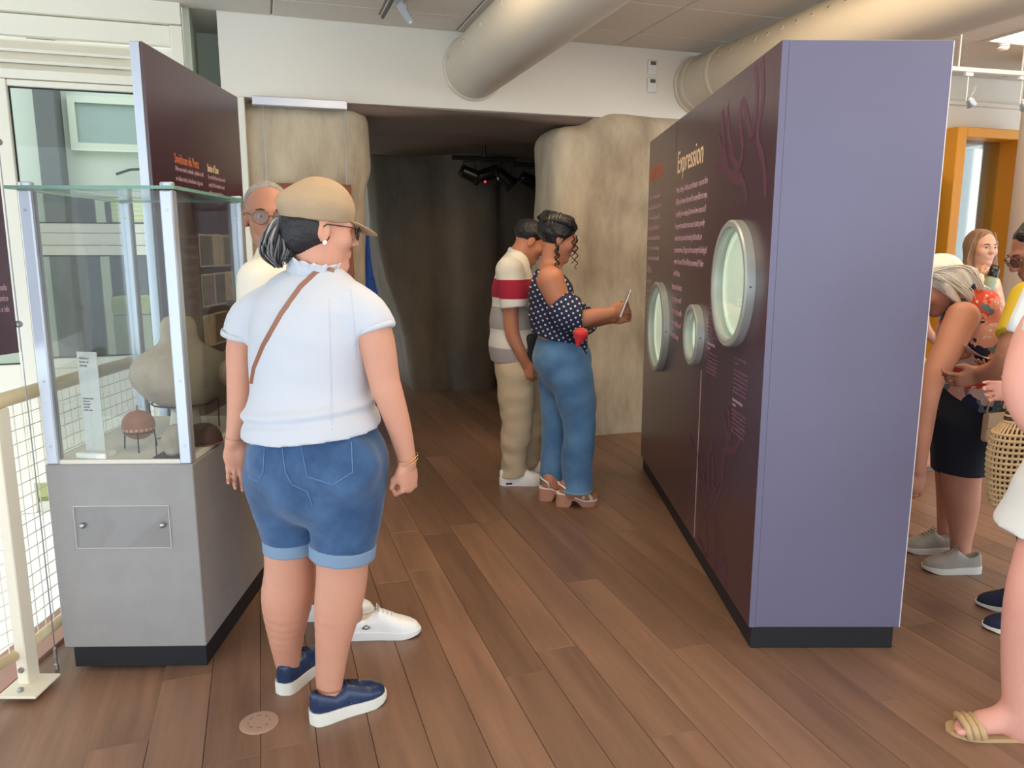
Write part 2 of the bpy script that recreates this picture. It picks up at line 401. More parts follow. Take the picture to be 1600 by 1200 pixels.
# ------------------------------------------------------------------ walls (building frame u, v)
D = 5.4
wb = struct('wall_back', MB().box(-.17, 7.6, D, D+.55, 2.4, CEIL+.02), 'white_wall', 'white bulkhead above the cave entrance')
struct('wall_right', MB().box(2.6, 5.60, D+.02, D+.3, -.02, 2.42).box(5.60, 6.46, D+.02, D+.3, 2.5, 2.42+.01).box(6.46, 9, D+.02, D+.3, -.02, 2.42), 'white_wall', 'cream wall beside the yellow framed window')
struct('wall_niche', MB().box(-.37, -.33, D+.01, 7.5, -.02, CEIL+.02).box(-.33, .3, 6.05, 6.12, -.02, CEIL+.02), 'niche', 'pale green wall in the recess left of the bulkhead')
struct('trim_2', MB().bevbox(-.115, -.035, D-.02, D+.06, -.02, 2.4, .006), 'frame_white', 'white upright trim beside the left rock pillar')
struct('trim_3', MB().box(3.7, 7.6, D-.05, D, 2.66, 2.69), 'white_wall', 'thin ledge on the white bulkhead at right')
struct('wall_far', MB().box(-3, 3, 10.4, 10.5, -.02, CEIL), 'white_wall', 'white wall of the room seen through the gap')
M('locker_blue', (70, 108, 190), .5)
lk = empty('locker', tuple(UA*1.25+VA*9.8), TH, 'blue locker seen through the gap beside the cave wall', 'locker')
MB().bevbox(-.6, .6, -.2, .2, 0, 1.66, .01).ob('body', m['locker_blue'], lk)
for i in range(4):
    for j in range(6): o = MB().bevbox(-.13, .13, -.215, -.2, .04+j*.265, .04+j*.265+.245, .006).ob('door', m['locker_blue'], lk); o.location = (-.45+i*.3, 0, 0)

def noise3(f, seed=0, oct=3):
    r = np.random.RandomState(seed); w = [(r.normal(size=3)*f*(1.7**(i//4)), r.uniform(0, 6.28), .62**(i//4)) for i in range(oct*4)]
    def fn(X, Y, Z):
        s = 0
        for k, ph, am in w: s = s+am*np.sin(k[0]*X+k[1]*Y+k[2]*Z+ph)
        return s/4
    return fn
def rock(name, label, prims, mat, amp=.03, f=4, seed=1, h=.035, kind='structure', cut=None):
    S = SDF()
    for c, hh, r in prims: S.rbox(c, hh, r, k=.12)
    if cut: S.prim(S.lo-1, S.hi+1, cut, 0, 'cut')
    nz = noise3(f, seed); S.disp(lambda X, Y, Z: amp*nz(X, Y, Z*.6))
    o = link(name, S.mesh(name, h), m[mat], rotz=TH); o['kind'] = kind; o['label'] = label; return o
rock('wall_pillar_left', 'tan rough rock pillar left of the cave', [((.30, 5.72, 1.12), (.41, .27, 1.24), .10), ((.36, 5.74, 2.16), (.40, .26, .26), .12)], 'rock', .022, 3.2, 4, .03)
rock('wall_pillar_right', 'tan rough rock pillar right of the cave', [((2.63, 5.68, 1.1), (.55, .30, 1.26), .14), ((2.85, 5.55, 2.1), (.48, .22, .36), .16)], 'rock', .03, 3.0, 9, .03)
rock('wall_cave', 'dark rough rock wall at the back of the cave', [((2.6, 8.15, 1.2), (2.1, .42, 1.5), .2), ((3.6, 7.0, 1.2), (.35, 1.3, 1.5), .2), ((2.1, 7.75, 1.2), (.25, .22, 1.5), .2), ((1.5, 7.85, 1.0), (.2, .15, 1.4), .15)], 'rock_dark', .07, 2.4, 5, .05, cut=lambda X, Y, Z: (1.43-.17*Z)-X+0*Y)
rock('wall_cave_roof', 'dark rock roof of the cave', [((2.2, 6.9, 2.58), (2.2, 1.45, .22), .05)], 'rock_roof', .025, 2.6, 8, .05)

# ------------------------------------------------------------------ left window wall
wn = empty('window_1', (0, 0, 0), TH); wn['kind'] = 'structure'; wn['label'] = 'cream framed window wall with louvres at the left'
fr = lambda nm, u0, u1, z0, z1, d0=0, d1=.06, mat='cream_metal', b=.004: MB().bevbox(u0, u1, D-d1, D-d0, z0, z1, b).ob(nm, m[mat], wn)
fr('frame_top', -2.6, -.37, 2.78, 2.925, d1=.10); fr('frame_board', -2.6, -.44, 2.66, 2.775)
for i in range(3):
    o = MB().bevbox(-1.75, -.47, -.035, .035, -.01, .01, .003).ob('louvre_slat', m['cream_metal'], wn); o.location = (-.2, D-.03, 2.655-.052-.062*i); o.rotation_euler = (math.radians(52), 0, 0)
MB().box(-2.6, -.44, D+.02, D+.04, 2.40, 2.66).ob('louvre_back', m['cream_metal'], wn)
fr('frame_board', -2.6, -.44, 2.42, 2.475); fr('frame_post', -.44, -.37, 0, 2.775, d1=.08)
fr('frame_post', -1.42, -1.335, 0, 2.415, d1=.07); fr('frame_post', -.60, -.44, 0, 2.415, d1=.05); fr('frame_rail', -1.335, -.60, 2.38, 2.415)
fr('frame_rail', -1.335, -.60, 1.545, 1.60); fr('frame_panel', -1.335, -.60, 1.47, 1.543, d1=.045); fr('frame_rail', -1.335, -.60, 1.41, 1.468); fr('frame_rail', -1.335, -.60, .72, .78); fr('spandrel_panel', -1.335, -.60, -.2, .718, d1=.045); fr('spandrel_panel', -2.5, -1.425, -.2, .75, d1=.045)
fr('frame_post', -2.7, -2.5, 0, 2.415)
for z0, z1, u0, u1 in ((1.60, 2.38, -1.335, -.60), (.78, 1.41, -1.335, -.60), (.75, 2.4, -2.5, -1.42)):
    MB().box(u0, u1, D-.02, D-.012, z0, z1).ob('glass_pane', m['pane'], wn)
    g_ = MB()
    for q in ((u0, u0+.008, z0, z1), (u1-.008, u1, z0, z1), (u0+.008, u1-.008, z0, z0+.008), (u0+.008, u1-.008, z1-.008, z1)): g_.box(q[0], q[1], D-.03, D-.021, q[2], q[3])
    g_.ob('glass_seal', m['plinth_black'], wn)
struct('wall_left_sill', MB().box(-2.7, -.37, D-.05, D+.2, -2.5, -.2), 'white_wall', 'white wall below the window')
# outside: neighbouring building, lawn
M('ann_wall', (196, 198, 186), .8, var=(1, .05)); M('ann_frame', (206, 206, 192), .6); M('ann_glass', (150, 164, 160), .25); M('ann_dark', (92, 92, 92), .7); M('lawn', (176, 176, 120), .9, var=(6, .25)); M('ann_purple', (78, 66, 80), .7); M('shutter', (238, 232, 168), .6); M('curtain', (176, 172, 150), .8)
struct('ground_outside', MB().box(-14, -.4, D+.3, 30, -.3, -.2), 'lawn', 'sunny lawn outside the window')
an = empty('annex_building', tuple(UA*-2.6+VA*8.2), TH, 'pale green annex building outside the left window', 'building')
MB().box(-2.5, 3.2, 0, .3, 1.93, 3.6).ob('upper_wall', m['ann_wall'], an); MB().box(-2.5, .78, 0, .3, -.2, 1.93).ob('lower_wall', m['ann_wall'], an)
MB().bevbox(.80, .97, -.25, .02, -.2, 3.5, .01).ob('pillar', m['ann_dark'], an)
f = MB()
for q in ((1.03, 2.5, 2.75, 2.81), (1.03, 2.5, 2.33, 2.40), (1.03, 1.09, 2.40, 2.75), (2.4, 2.5, 2.40, 2.75)): f.box(q[0], q[1], -.08, 0, q[2], q[3])
wf = f.ob('window', m['ann_frame'], an); MB().box(1.09, 2.4, -.04, -.02, 2.40, 2.75).ob('pane', m['ann_glass'], wf)
MB().box(.78, 1.1, .3, .4, -.2, 1.93).ob('recess_wall', m['ann_dark'], an); MB().box(1.1, 3.2, .9, 1.0, -.2, 1.93).ob('porch_wall', m['ann_purple'], an)
MB().box(1.3, 2.6, .02, .05, 1.70, 1.92).ob('shutter', m['shutter'], an)
for i in range(5): MB().box(1.3, 2.6, 0, .02, 1.72+i*.042, 1.728+i*.042).ob('shutter_slat', m['ann_frame'], an)
MB().bevbox(1.15, 2.6, .5, .9, -.2, .78, .01).ob('bench', m['curtain'], an); MB().bevbox(1.15, 2.6, .48, .9, .785, .96, .01).ob('planter', m['lawn'], an)
MB().tube([(1.38, -.06, 2.13), (1.5, -.1, 2.17), (1.7, -.1, 2.19), (2.2, -.08, 2.17)], .012, 6).ob('cable', m['black'], an)

# ------------------------------------------------------------------ right window, board, column
wn2 = empty('window_2', (0, 0, 0), TH); wn2['kind'] = 'structure'; wn2['label'] = 'yellow framed window on the cream wall at right'
b2 = lambda nm, u0, u1, z0, z1, y0=-.17, y1=.1, mat='yellow_frame': MB().bevbox(u0, u1, D+y0, D+y1, z0, z1, .005).ob(nm, m[mat], wn2)
b2('frame_jamb', 5.64, 5.74, .05, 2.46); b2('frame_jamb', 6.32, 6.42, .05, 2.46); b2('frame_head', 5.741, 6.319, 2.38, 2.46); b2('frame_sill', 5.741, 6.319, .05, .15)
b2('glass_pane', 5.741, 6.319, .15, 2.38, 0, .01, 'pane')
M('blind', (222, 226, 208), .6); M('curtain_olive', (150, 146, 104), .9); M('dark_grey', (74, 74, 76), .8)
bl = empty('window_blind', tuple(UA*5.9+VA*(D+.6)), TH, 'pale slatted blind behind the yellow framed window', 'blind')
for i in range(26): o = MB().bevbox(-.28, .16, -.035, .035, -.003, .003, .001).ob('slat', m['blind'], bl); o.location = (0, 0, .2+i*.085); o.rotation_euler = (math.radians(48), 0, 0)
MB().box(.17, .30, -.02, .02, .1, 2.6).ob('post', m['curtain_olive'], bl); MB().box(.30, .33, -.02, .02, .1, 2.6).ob('rod', m['blind'], bl); MB().box(.33, .8, .0, .03, .1, 2.6).ob('panel', m['dark_grey'], bl)
nb = empty('notice_board', tuple(UA*5.50+VA*(D-.03)), TH, 'dark blue grey board left of the yellow window frame', 'notice board')
M('slate', (88, 96, 112), .5); MB().bevbox(-.3, .12, -.02, .02, .6, 2.02, .004).ob('board', m['slate'], nb); MB().bevbox(-.3, .12, -.03, .02, 2.02, 2.07, .004).ob('top_strip', m['white_plastic'], nb)
S_ = MB().lathe([(.36, -.02), (.36, CEIL+.02)], 48, c=(4.26, 6.05, 0)); o = struct('wall_column', S_, 'column', 'round pale pink column at the right edge', False); autosmooth(o)

# ------------------------------------------------------------------ ducts
def duct(u, z, r, v0, v1, lab, holes, collar):
    p = UA*u; t = empty('air_duct', (p[0], p[1], z), TH, lab, 'air duct', 'round ceiling ducts')
    R90 = Matrix.Rotation(-math.pi/2, 4, 'X')
    def ring(nm, r0, a, b, mat='duct', e=.0): return autosmooth(MB().lathe([(r0-e, a), (r0, a+.008), (r0, b-.008), (r0-e, b)], 48, M4=R90).ob(nm, m[mat], t))
    ring('pipe', r, v0, v1-.002, e=.002); ring('wall_flange', r+.014, v1-.03, v1-.003, e=.01)
    for a in collar: ring('collar', r+.008, a, a+.05, e=.006)
    for (ang, vs) in holes:
        for v in vs:
            o = MB().lathe([(.017, -.004), (.017, .006), (.011, .008), (.011, .002)], 16).ob('nozzle', m['duct'], t)
            d = Vector((math.cos(ang), 0, math.sin(ang))); o.location = d*r+Vector((0, v, 0)); o.rotation_euler = d.to_track_quat('Z', 'Y').to_euler()
            h = MB().lathe([(.0085, 0), (.0085, .0045)], 12).ob('hole', m['duct_dark'], o)
    return t
duct(1.475, 2.675, .205, 1.2, D, 'smooth round grey beige duct running out of the bulkhead centre', [(math.radians(170), [5.27, 4.9, 4.5, 4.1])], [])
duct(3.24, 2.665, .20, 1.5, D, 'beige round duct with a row of nozzles behind the purple partition', [(math.radians(152), [4.85-.135*i for i in range(18)])], [4.95, 5.28])
# sensors on the bulkhead
for i, z in enumerate((2.77, 2.645)):
    p = UA*2.845+VA*D
    t = empty('wall_thermostat', (p[0], p[1], z), TH, ('upper' if i == 0 else 'lower')+' small white thermostat with dark display on the bulkhead', 'thermostat', 'thermostats on the bulkhead')
    MB().bevbox(-.038, .038, -.022, 0, -.052, .052, .006).ob('case', m['white_plastic'], t); MB().box(-.022, .022, -.0235, -.022, .015, .04).ob('display', m['lcd'], t); MB().bevbox(-.018, .018, -.025, -.022, -.04, -.02, .001).ob('button', m['white_plastic'], t)
# smoke detector, track with spots
p = G(1568, 66, CEIL); t = empty('smoke_detector', (p[0], p[1], CEIL), 0, 'white round smoke detector on the ceiling at right', 'smoke detector')
MB().lathe([(.055, 0), (.055, -.012), (.04, -.02), (.038, -.045), (.025, -.055)][::-1], 24).ob('housing', m['white_plastic'], t); MB().lathe([(.03, -.035), (.042, -.03), (.042, -.025)], 24).ob('vent_ring', m['lcd'], t)
def spot(loc, lab, drop=.17):
    t = empty('track_spotlight', loc, TH, lab, 'spotlight', 'spots on the right track'); 
    MB().bevbox(-.03, .03, -.012, .012, -.022, 0, .003).ob('adapter', m['white_plastic'], t); MB().tube([(0, 0, -.02), (0, 0, -drop)], .004, 8).ob('stem', m['white_plastic'], t)
    MB().lathe([(.012, -.03), (.02, -.01), (.03, .03), (.028, .032)], 20, c=(.035, 0, -drop), M4=Matrix.Rotation(math.radians(145), 4, 'Y')).ob('lamp_head', m['alu'], t, smooth=True)
    MB().tube([(.02, 0, -drop+.02), (.06, 0, -drop+.06), (.07, 0, -drop+.10), (.05, 0, -drop+.09), (.035, 0, -drop+.03)], .003, 6).ob('cable', m['alu'], t)
pa, pb = P(1440, 104, 5.0), P(1660, 120, 5.25)
tr = empty('light_track', pa, 0, 'white lighting track hung below the ceiling at right', 'light track')
MB().tube([(0, 0, 0), tuple(pb-pa)], .016, 6).ob('rail', m['white_plastic'], tr)
for t_ in (.25, .7): q = (pb-pa)*t_; MB().tube([tuple(q+[0, 0, .01]), tuple(q+[0, 0, CEIL-pa[2]-q[2]])], .006, 8).ob('hanger', m['white_plastic'], tr)
for t_, lb in ((.325, 'small hanging spotlight next to the purple partition top'), (.71, 'small hanging spotlight cut by the right picture edge')):
    q = pa+(pb-pa)*t_; spot((q[0], q[1], q[2]-.016), lb)
p = G(618, -2, CEIL); t = empty('projector_bracket', (p[0], p[1], CEIL), TH+.3, 'silver bracket hanging from the ceiling at the top edge', 'bracket')
MB().bevbox(-.05, .05, -.05, .05, -.012, 0, .003).ob('plate', m['steel'], t)
MB().tube([(-.02, 0, -.01), (-.09, 0, -.12)], .011, 8).ob('arm', m['lcd'], t); MB().tube([(-.05, .02, -.01), (-.10, .02, -.10)], .007, 8).ob('rod', m['steel'], t)
MB().prism([(0, -.01), (.05, -.008), (.05, .008), (0, .01)], -.005, .005).xform(lambda p: (p[0]*1.6+.02, p[1]*4, -.02-p[0]*1.9+p[2])).ob('shield', m['alu'], t); MB().tube([(.06, 0, -.02), (.1, 0, -.12)], .006, 8).ob('rod', m['steel'], t)

# ------------------------------------------------------------------ cave spotlights
def stage(u, v, z, lab, n):
    p = UA*u+VA*v; t = empty('stage_light', (p[0], p[1], z), TH, lab, 'stage light', 'black lamps under the cave roof')
    MB().tube([(-.3, 0, .13), (.3, 0, .13)], .02, 8).ob('bar', m['black'], t); MB().tube([(0, 0, .13), (0, 0, .25)], .018, 8).ob('clamp', m['black'], t)
    for i in range(n):
        x = -.14+.16*i; tilt = math.radians([112, 75, 130][i % 3])
        o = MB().lathe([(.045, -.09), (.055, -.07), (.06, .06), (.072, .07), (.072, .10), (.05, .102)], 18, M4=Matrix.Rotation(tilt, 4, 'Y')).ob('lamp', m['black_gloss'], t, smooth=False); o.location = (x, -.02*i, -.01-.03*(i == 2))
        MB().tube([(x-.06, 0, 0), (x-.05, 0, .1), (x+.05, 0, .1), (x+.06, 0, 0)], .007, 6).ob('yoke', m['black'], t)
    return t
st = stage(1.98, 6.9, 2.12, 'cluster of black stage lamps under the middle of the cave roof', 3)
M('led_red', (200, 40, 60), .4, emit=((255, 60, 90), 1.2)); MB().lathe([(.008, -.008), (.012, 0), (.008, .008)], 10, c=(-.02, -.09, -.08)).ob('indicator', m['led_red'], st)
MB().lathe([(.006, -.012), (.009, 0), (.006, .012)], 10, c=(.10, -.09, -.05)).ob('lens', m['white_plastic'], st)
stage(2.55, 6.9, 2.08, 'black stage lamps half hidden behind the right rock pillar', 2)

# ------------------------------------------------------------------ hanging rust sign on the left pillar
p = UA*.31+VA*(D-.02); t = empty('hanging_sign', (p[0], p[1], 0), TH, 'rust brown board hanging on two wires before the left rock pillar', 'sign')
MB().bevbox(-.255, .30, -.02, .0, 1.22, 1.87, .003).ob('board', m['sign_rust'], t)
MB().bevbox(-.30, .29, -.05, .0, 2.345, 2.398, .003).ob('bracket', m['alu'], t)
for x in (-.235, .275): MB().tube([(x, -.01, 1.87), (x, -.01, 2.35)], .0025, 6).ob('wire', m['steel'], t)
def atX(px, py, X):
    r = ray(px, py); return np.array([0, 0, CAM_H])+r*(X/r[0])
# ------------------------------------------------------------------ purple partition
PX0, PX1, PY0, PY1, PZ0, PZ1 = .865, 1.415, 2.608, 5.0, .088, 2.107
pt = empty('exhibit_partition', (1.14, 3.8, 0), 0, 'large purple exhibit partition with three round showcase windows', 'partition')
off = Vector((-1.14, -3.8, 0)); sh = lambda mb: mb.xform(lambda p: (p[0]-1.14, p[1]-3.8, p[2]))
sh(MB().bevbox(PX0+.012, PX1-.014, PY0+.012, PY1-.03, 0, PZ0, .003)).ob('plinth', m['plinth_black'], pt)
sh(MB().bevbox(PX0+.022, PX1-.002, PY0, PY0+.022, PZ0, PZ1, .002)).ob('end_panel', m['lavender'], pt)
sh(MB().box(PX0+.022, PX1-.022, PY1-.022, PY1, PZ0, PZ1)).ob('end_panel', m['plum'], pt)
sh(MB().box(PX1-.022, PX1, PY0+.023, PY1, PZ0, PZ1)).ob('side_panel', m['plum'], pt)
sh(MB().box(PX1-.0019, PX1+.0015, PY0+.001, PY0+.022, PZ0, PZ1-.002)).ob('worn_edge', m['edge_white'], pt)['label'] = 'worn white edge strip'
sh(MB().box(PX0+.02, PX1-.022, PY0+.022, PY1-.022, PZ1-.02, PZ1)).ob('top_panel', m['lavender'], pt)
sh(MB().box(PX0+.20, PX1-.03, PY0+.023, PY1-.023, PZ0, PZ1-.021)).ob('core', m['plum'], pt)
HOLES = [(2.99, 1.315, .243), (4.47, 1.0, .26), (3.58, 1.053, .142)]
def holed(x, flip):
    bm = bmesh.new(); ed = []
    def loop(pts):
        vs = [bm.verts.new(p) for p in pts]; ed.extend(bm.edges.new((vs[i], vs[(i+1) % len(vs)])) for i in range(len(vs)))
    loop([(x, PY0, PZ0), (x, PY1, PZ0), (x, PY1, PZ1), (x, PY0, PZ1)])
    for cy, cz, r in HOLES: loop([(x, cy+(r-.02)*math.cos(a), cz+(r-.02)*math.sin(a)) for a in np.linspace(0, 2*math.pi, 48, endpoint=False)])
    bmesh.ops.triangle_fill(bm, edges=ed, use_beauty=True); bmesh.ops.recalc_face_normals(bm, faces=bm.faces[:])
    bm.verts.index_update(); v = [tuple(q.co) for q in bm.verts]; f = [[q.index for q in fc.verts] for fc in bm.faces]
    nx = bm.faces[0].normal.x if bm.faces else 0
    bm.normal_update(); bm.free(); return v, f
mb = MB(); v, f = holed(PX0, False); mb.add(v, f); n0 = len(v); mb.add([(PX0+.022, b, c) for _, b, c in v], [q[::-1] for q in f])
s = 0
for cnt in (4, 48, 48, 48):
    for i in range(cnt): a, b = s+i, s+(i+1) % cnt; mb.f.append((a, b, n0+b, n0+a))
    s += cnt
sp = sh(mb).ob('side_panel', m['plum'], pt); bm = bmesh.new(); bm.from_mesh(sp.data); bmesh.ops.recalc_face_normals(bm, faces=bm.faces[:]); bm.to_mesh(sp.data); bm.free()
sp.data.materials.append(m['lavender'])
for p_ in sp.data.polygons:
    if p_.normal.y < -.9 and p_.center.z > .0 and abs(p_.center.y-(PY0-3.8)) < 1e-3: p_.material_index = 1
M('niche_fill_glow', (236, 246, 228), .5, emit=((238, 250, 226), .55))  # glow of the added rings that brighten the niches
RX = Matrix.Rotation(-math.pi/2, 4, 'Y')       # lathe axis to -X
for cy, cz, r in HOLES:
    c = (PX0-1.14, cy-3.8, cz)
    rg = autosmooth(MB().lathe([(r-.032, -.02), (r-.032, .03), (r-.024, .036), (r-.006, .036), (r, .030), (r, -.001)], 64, M4=RX).ob('window_ring', m['ring_grey'], pt), 30); rg.location = c
    # open rim: drop the two end caps
    bm = bmesh.new(); bm.from_mesh(rg.data); bmesh.ops.delete(bm, geom=[q for q in bm.faces if len(q.verts) > 8], context='FACES_ONLY'); bm.to_mesh(rg.data); bm.free()
    bx = MB().lathe([(r-.031, -.001), (r-.031, -.17), (.001, -.1705)], 48, M4=RX).ob('niche_liner', m['niche'], pt, smooth=False); bx.location = c
    bm = bmesh.new(); bm.from_mesh(bx.data); bmesh.ops.delete(bm, geom=[q for q in bm.faces if len(q.verts) > 8], context='FACES_ONLY'); bm.to_mesh(bx.data); bm.free(); autosmooth(bx)
    MB().lathe([(r-.036, -.012), (r-.036, -.004), (r-.046, -.004), (r-.046, -.012), (r-.036, -.0121)], 48, M4=RX).ob('niche_fill_ring', m['niche_fill_glow'], pt).location = c  # glowing ring added behind the rim as fill light for the niche
    gl = MB().lathe([(r-.033, .012), (r-.033, .016)], 48, M4=RX).ob('window_glass', m['case_glass'], pt); gl.location = c
    sc = MB().lathe([(.004, 0), (.004, .002)], 8).ob('grub_screw', m['lcd'], pt); sc.location = (c[0]-.018, c[1]-r-.0005, c[2]); sc.rotation_euler = (math.pi/2, 0, 0)
TM = lambda Y, z: Matrix.Translation((PX0-1.14-.0008, Y-3.8, z)) @ Matrix(((0, 0, -1, 0), (-1, 0, 0, 0), (0, 1, 0, 0), (0, 0, 0, 1)))
text('title_lettering', 'Expresion', .162, m['txt_orange'], pt, TM(4.965, 1.862), .63)['label'] = 'orange title reading Expresion'
text('title_lettering', 'Expression', .158, m['txt_cream'], pt, TM(4.15, 1.835), .80)['label'] = 'cream title reading Expression'
text('text_block', 'Human beings - both past and present - express their\nbeliefs and views of the world in many different ways.\nEverything has meaning, but how do we interpret it?\nIs a geometric pattern on a piece of pottery purely\ndecorative, of personal meaning to the artist, or\nrepresentative of a larger and more complex ideological\nview of the world shared by the community? Maybe\nit is all three.', .046, m['txt_pale'], pt, TM(4.15, 1.735), .66, 1.33)
text('text_block', 'Hende - antes i awor - ta expresa nan creencia\ny vision di mundo na hopi diferente forma. Tur cos\ntin nificacion, pero con nos ta interpreta esaki? Ta\nun patronchi geometrico riba un pida ceramica\npuramente decorativo, di nificacion personal pa e\nartista, of representativo di un vision ideologico\nmas grandi y complejo comparti pa e comunidad?\nTal bes tur tres.', .046, m['txt_pale'], pt, TM(4.965, 1.745), .42, 1.33)
text('text_block', 'Represented on this plate\nare frog designs, repeated\npatterns of animals, possibly\nthat which could be carried\nwith mythical meaning.', .046, m['txt_pale'], pt, TM(4.18, 1.235), .50, 1.4)
text('text_block', 'Representa riba e\ntayo ta deseño di\nsapo, ripiti como\npatronchi cu un\nnificacion.', .046, m['txt_pale'], pt, TM(4.965, 1.30), .50, 1.4)
lor = 'Plate with painted design\nCeramic\n'
cap = 'Painted ceramic vessels were made for daily use\nand for special occasions. The designs may show\nanimals or spirits, and were passed on from one\ngeneration to the next. Many were found broken\nand put together again by hand over the years.\nShells and stones were used to polish the clay.'
for Y, z in ((2.955, 1.03), (3.38, 1.20)):
    text('caption_block', lor, .016, m['txt_dim'], pt, TM(Y, z), .9, 1.2); text('caption_block', cap, .0145, m['txt_dim'], pt, TM(Y, z-.048), .62, 1.15)
    text('caption_block', lor, .016, m['txt_pale'], pt, TM(Y, z-.165), .8, 1.2); text('caption_block', cap, .0145, m['txt_dim'], pt, TM(Y, z-.205), .62, 1.15)
def ribbon(pxs, wd, x=PX0-.0006):
    pts = [atX(a, b, PX0) for a, b in pxs]; pts = [np.array([q[1], min(q[2], PZ1-.012)]) for q in pts]; pts = [q for i, q in enumerate(pts) if i == 0 or np.linalg.norm(q-pts[i-1]) > 1e-4]
    # smooth polyline
    out = []
    for i in range(len(pts)-1):
        p0, p1, p2, p3 = pts[max(i-1, 0)], pts[i], pts[i+1], pts[min(i+2, len(pts)-1)]
        for t in np.linspace(0, 1, 6, endpoint=False): out.append(.5*(2*p1+(p2-p0)*t+(2*p0-5*p1+4*p2-p3)*t*t+(3*p1-p0-3*p2+p3)*t**3))
    out.append(pts[-1]); v = []; f = []
    for i, q in enumerate(out):
        t = out[min(i+1, len(out)-1)]-out[max(i-1, 0)]; t = t/max(np.linalg.norm(t), 1e-6); nn = np.array([-t[1], t[0]])*wd/2
        for a in (q+nn, q-nn):
            v.append((x-1.14, a[0]-3.8, a[1]))
        if i: f.append((2*i-2, 2*i-1, 2*i+1, 2*i))
    return v, f
def figure(lines, wd):
    mb = MB()
    for i, l in enumerate(lines): v, f = ribbon(l, wd, PX0-.0006-.00008*i); mb.add(v, f)
    o = mb.ob('printed_figure', m['plum_print'], pt); o['label'] = 'faint plum line drawing printed on the panel'
c5 = lambda L: [(980+a/3, 650+b/3) for a, b in L]; c1 = lambda L: [(1090+a*.2167, 60+b*.2167) for a, b in L]
figure([c5(q) for q in ([(330, 180), (345, 290), (365, 380), (370, 520), (375, 660)], [(460, 150), (440, 330), (412, 420), (410, 560), (415, 720), (455, 660), (458, 800)], [(345, 100), (352, 230), (366, 330), (378, 340), (384, 190), (398, 165), (408, 345), (436, 270), (455, 170)], [(300, 90), (310, 140), (335, 190)], [(530, 85), (520, 140), (490, 165), (462, 150)], [(452, -20), (466, 60), (474, 120)], [(520, -10), (495, 60), (474, 120)], [(475, -40), (482, 40), (476, 120)], [(330, 560), (345, 600), (372, 660)])], .03)
figure([c1(q) for q in ([(425, 60), (428, 420), (390, 690), (335, 455), (305, 560), (325, 780), (290, 930), (235, 760), (215, 480)], [(470, 60), (472, 420), (432, 700), (478, 900), (492, 1150)], [(178, 520), (192, 740), (215, 920), (260, 1020), (325, 1030), (360, 1180)], [(130, 940), (180, 920), (250, 990), (320, 1000)], [(150, 690), (175, 800), (215, 900)])], .035)
q0, q1 = atX(1095.5, 566, PX0), atX(1091, 700, PX0)
sh(MB().box(PX0-.0015, PX0, 3.462, 3.467, .10, .905)).ob('seam_strip', m['txt_pale'], pt); sh(MB().box(PX0-.001, PX0, 4.205, 4.208, 1.95, PZ1)).ob('seam_strip', m['plum_print'], pt)

# ------------------------------------------------------------------ display case
CR = math.radians(1.2)
cs = empty('display_case', (-1.56, 2.477, 0), CR, 'grey display case with a glass top holding old pots', 'display case')
MB().bevbox(.024, .484, .012, .70, 0, .081, .002).ob('plinth', m['plinth_black'], cs)
MB().bevbox(0, .49, 0, .71, .08, .738, .003).ob('cabinet', m['grey_lam'], cs)
M('deck_white', (226, 220, 206), .7); MB().box(.012, .478, .012, .698, .738, .752).ob('deck', m['deck_white'], cs)
for x in (.004, .446):
    for y in (.004, .666):
        po = MB().bevbox(x, x+.04, y, y+.04, .738, 1.632, .004).ob('post', m['alu'], cs)
        MB().lathe([(.022, 0), (.022, .010), (.019, .013)], 20, c=(x+.02, y+.02, 1.6445)).ob('cap', m['alu'], po)
        for z in (.80, 1.02, 1.57): o = MB().lathe([(.005, 0), (.005, .0015)], 10).ob('screw', m['steel'], po); o.location = (x+.02, y-.0001, z); o.rotation_euler = (math.pi/2, 0, 0)
for q in ((.044, .446, .020, .026, 'front'), (.044, .446, .684, .690, 'back')): MB().box(q[0], q[1], q[2], q[3], .738, 1.632).ob('glass_pane', m['case_glass'], cs)
for x in (.020, .464): MB().box(x, x+.006, .044, .666, .738, 1.632).ob('glass_pane', m['case_glass'], cs)
tp = MB().box(-.022, .502, -.018, .728, 1.634, 1.644).ob('glass_top', m['case_glass'], cs)
e = MB()
for q in ((-.0235, .5035, -.0195, -.018), (-.0235, .5035, .728, .7295), (-.0235, -.022, -.018, .728), (.502, .5035, -.018, .728)): e.box(q[0], q[1], q[2], q[3], 1.634, 1.644)
e.ob('polished_edge', m['glass_edge'], tp)
a_, b_ = P(115, 791, 2.477), P(267, 856, 2.477); loc = lambda p: (p[0]+1.56, p[1]-2.477, p[2])
pl = MB().bevbox(a_[0]+1.56, b_[0]+1.56, -.006, -.0015, b_[2], a_[2], .001).ob('acrylic_plate', m['acrylic'], cs)
ed = MB(); x0, x1, z0, z1 = a_[0]+1.56, b_[0]+1.56, b_[2], a_[2]
for q in ((x0, x1, z0-.001, z0), (x0, x1, z1, z1+.001), (x0-.001, x0, z0, z1), (x1, x1+.001, z0, z1)): ed.box(q[0], q[1], -.006, -.0005, q[2], q[3])
ed.ob('plate_edge', m['white_plastic'], pl)
for px in (128, 252):
    s_ = P(px, 822, 2.47); o = autosmooth(MB().lathe([(.0095, 0), (.0095, .004), (.007, .007), (.003, .0078)], 20).ob('screw', m['steel'], pl)); o.location = (s_[0]+1.56, -.006, s_[2]); o.rotation_euler = (math.pi/2, 0, 0)
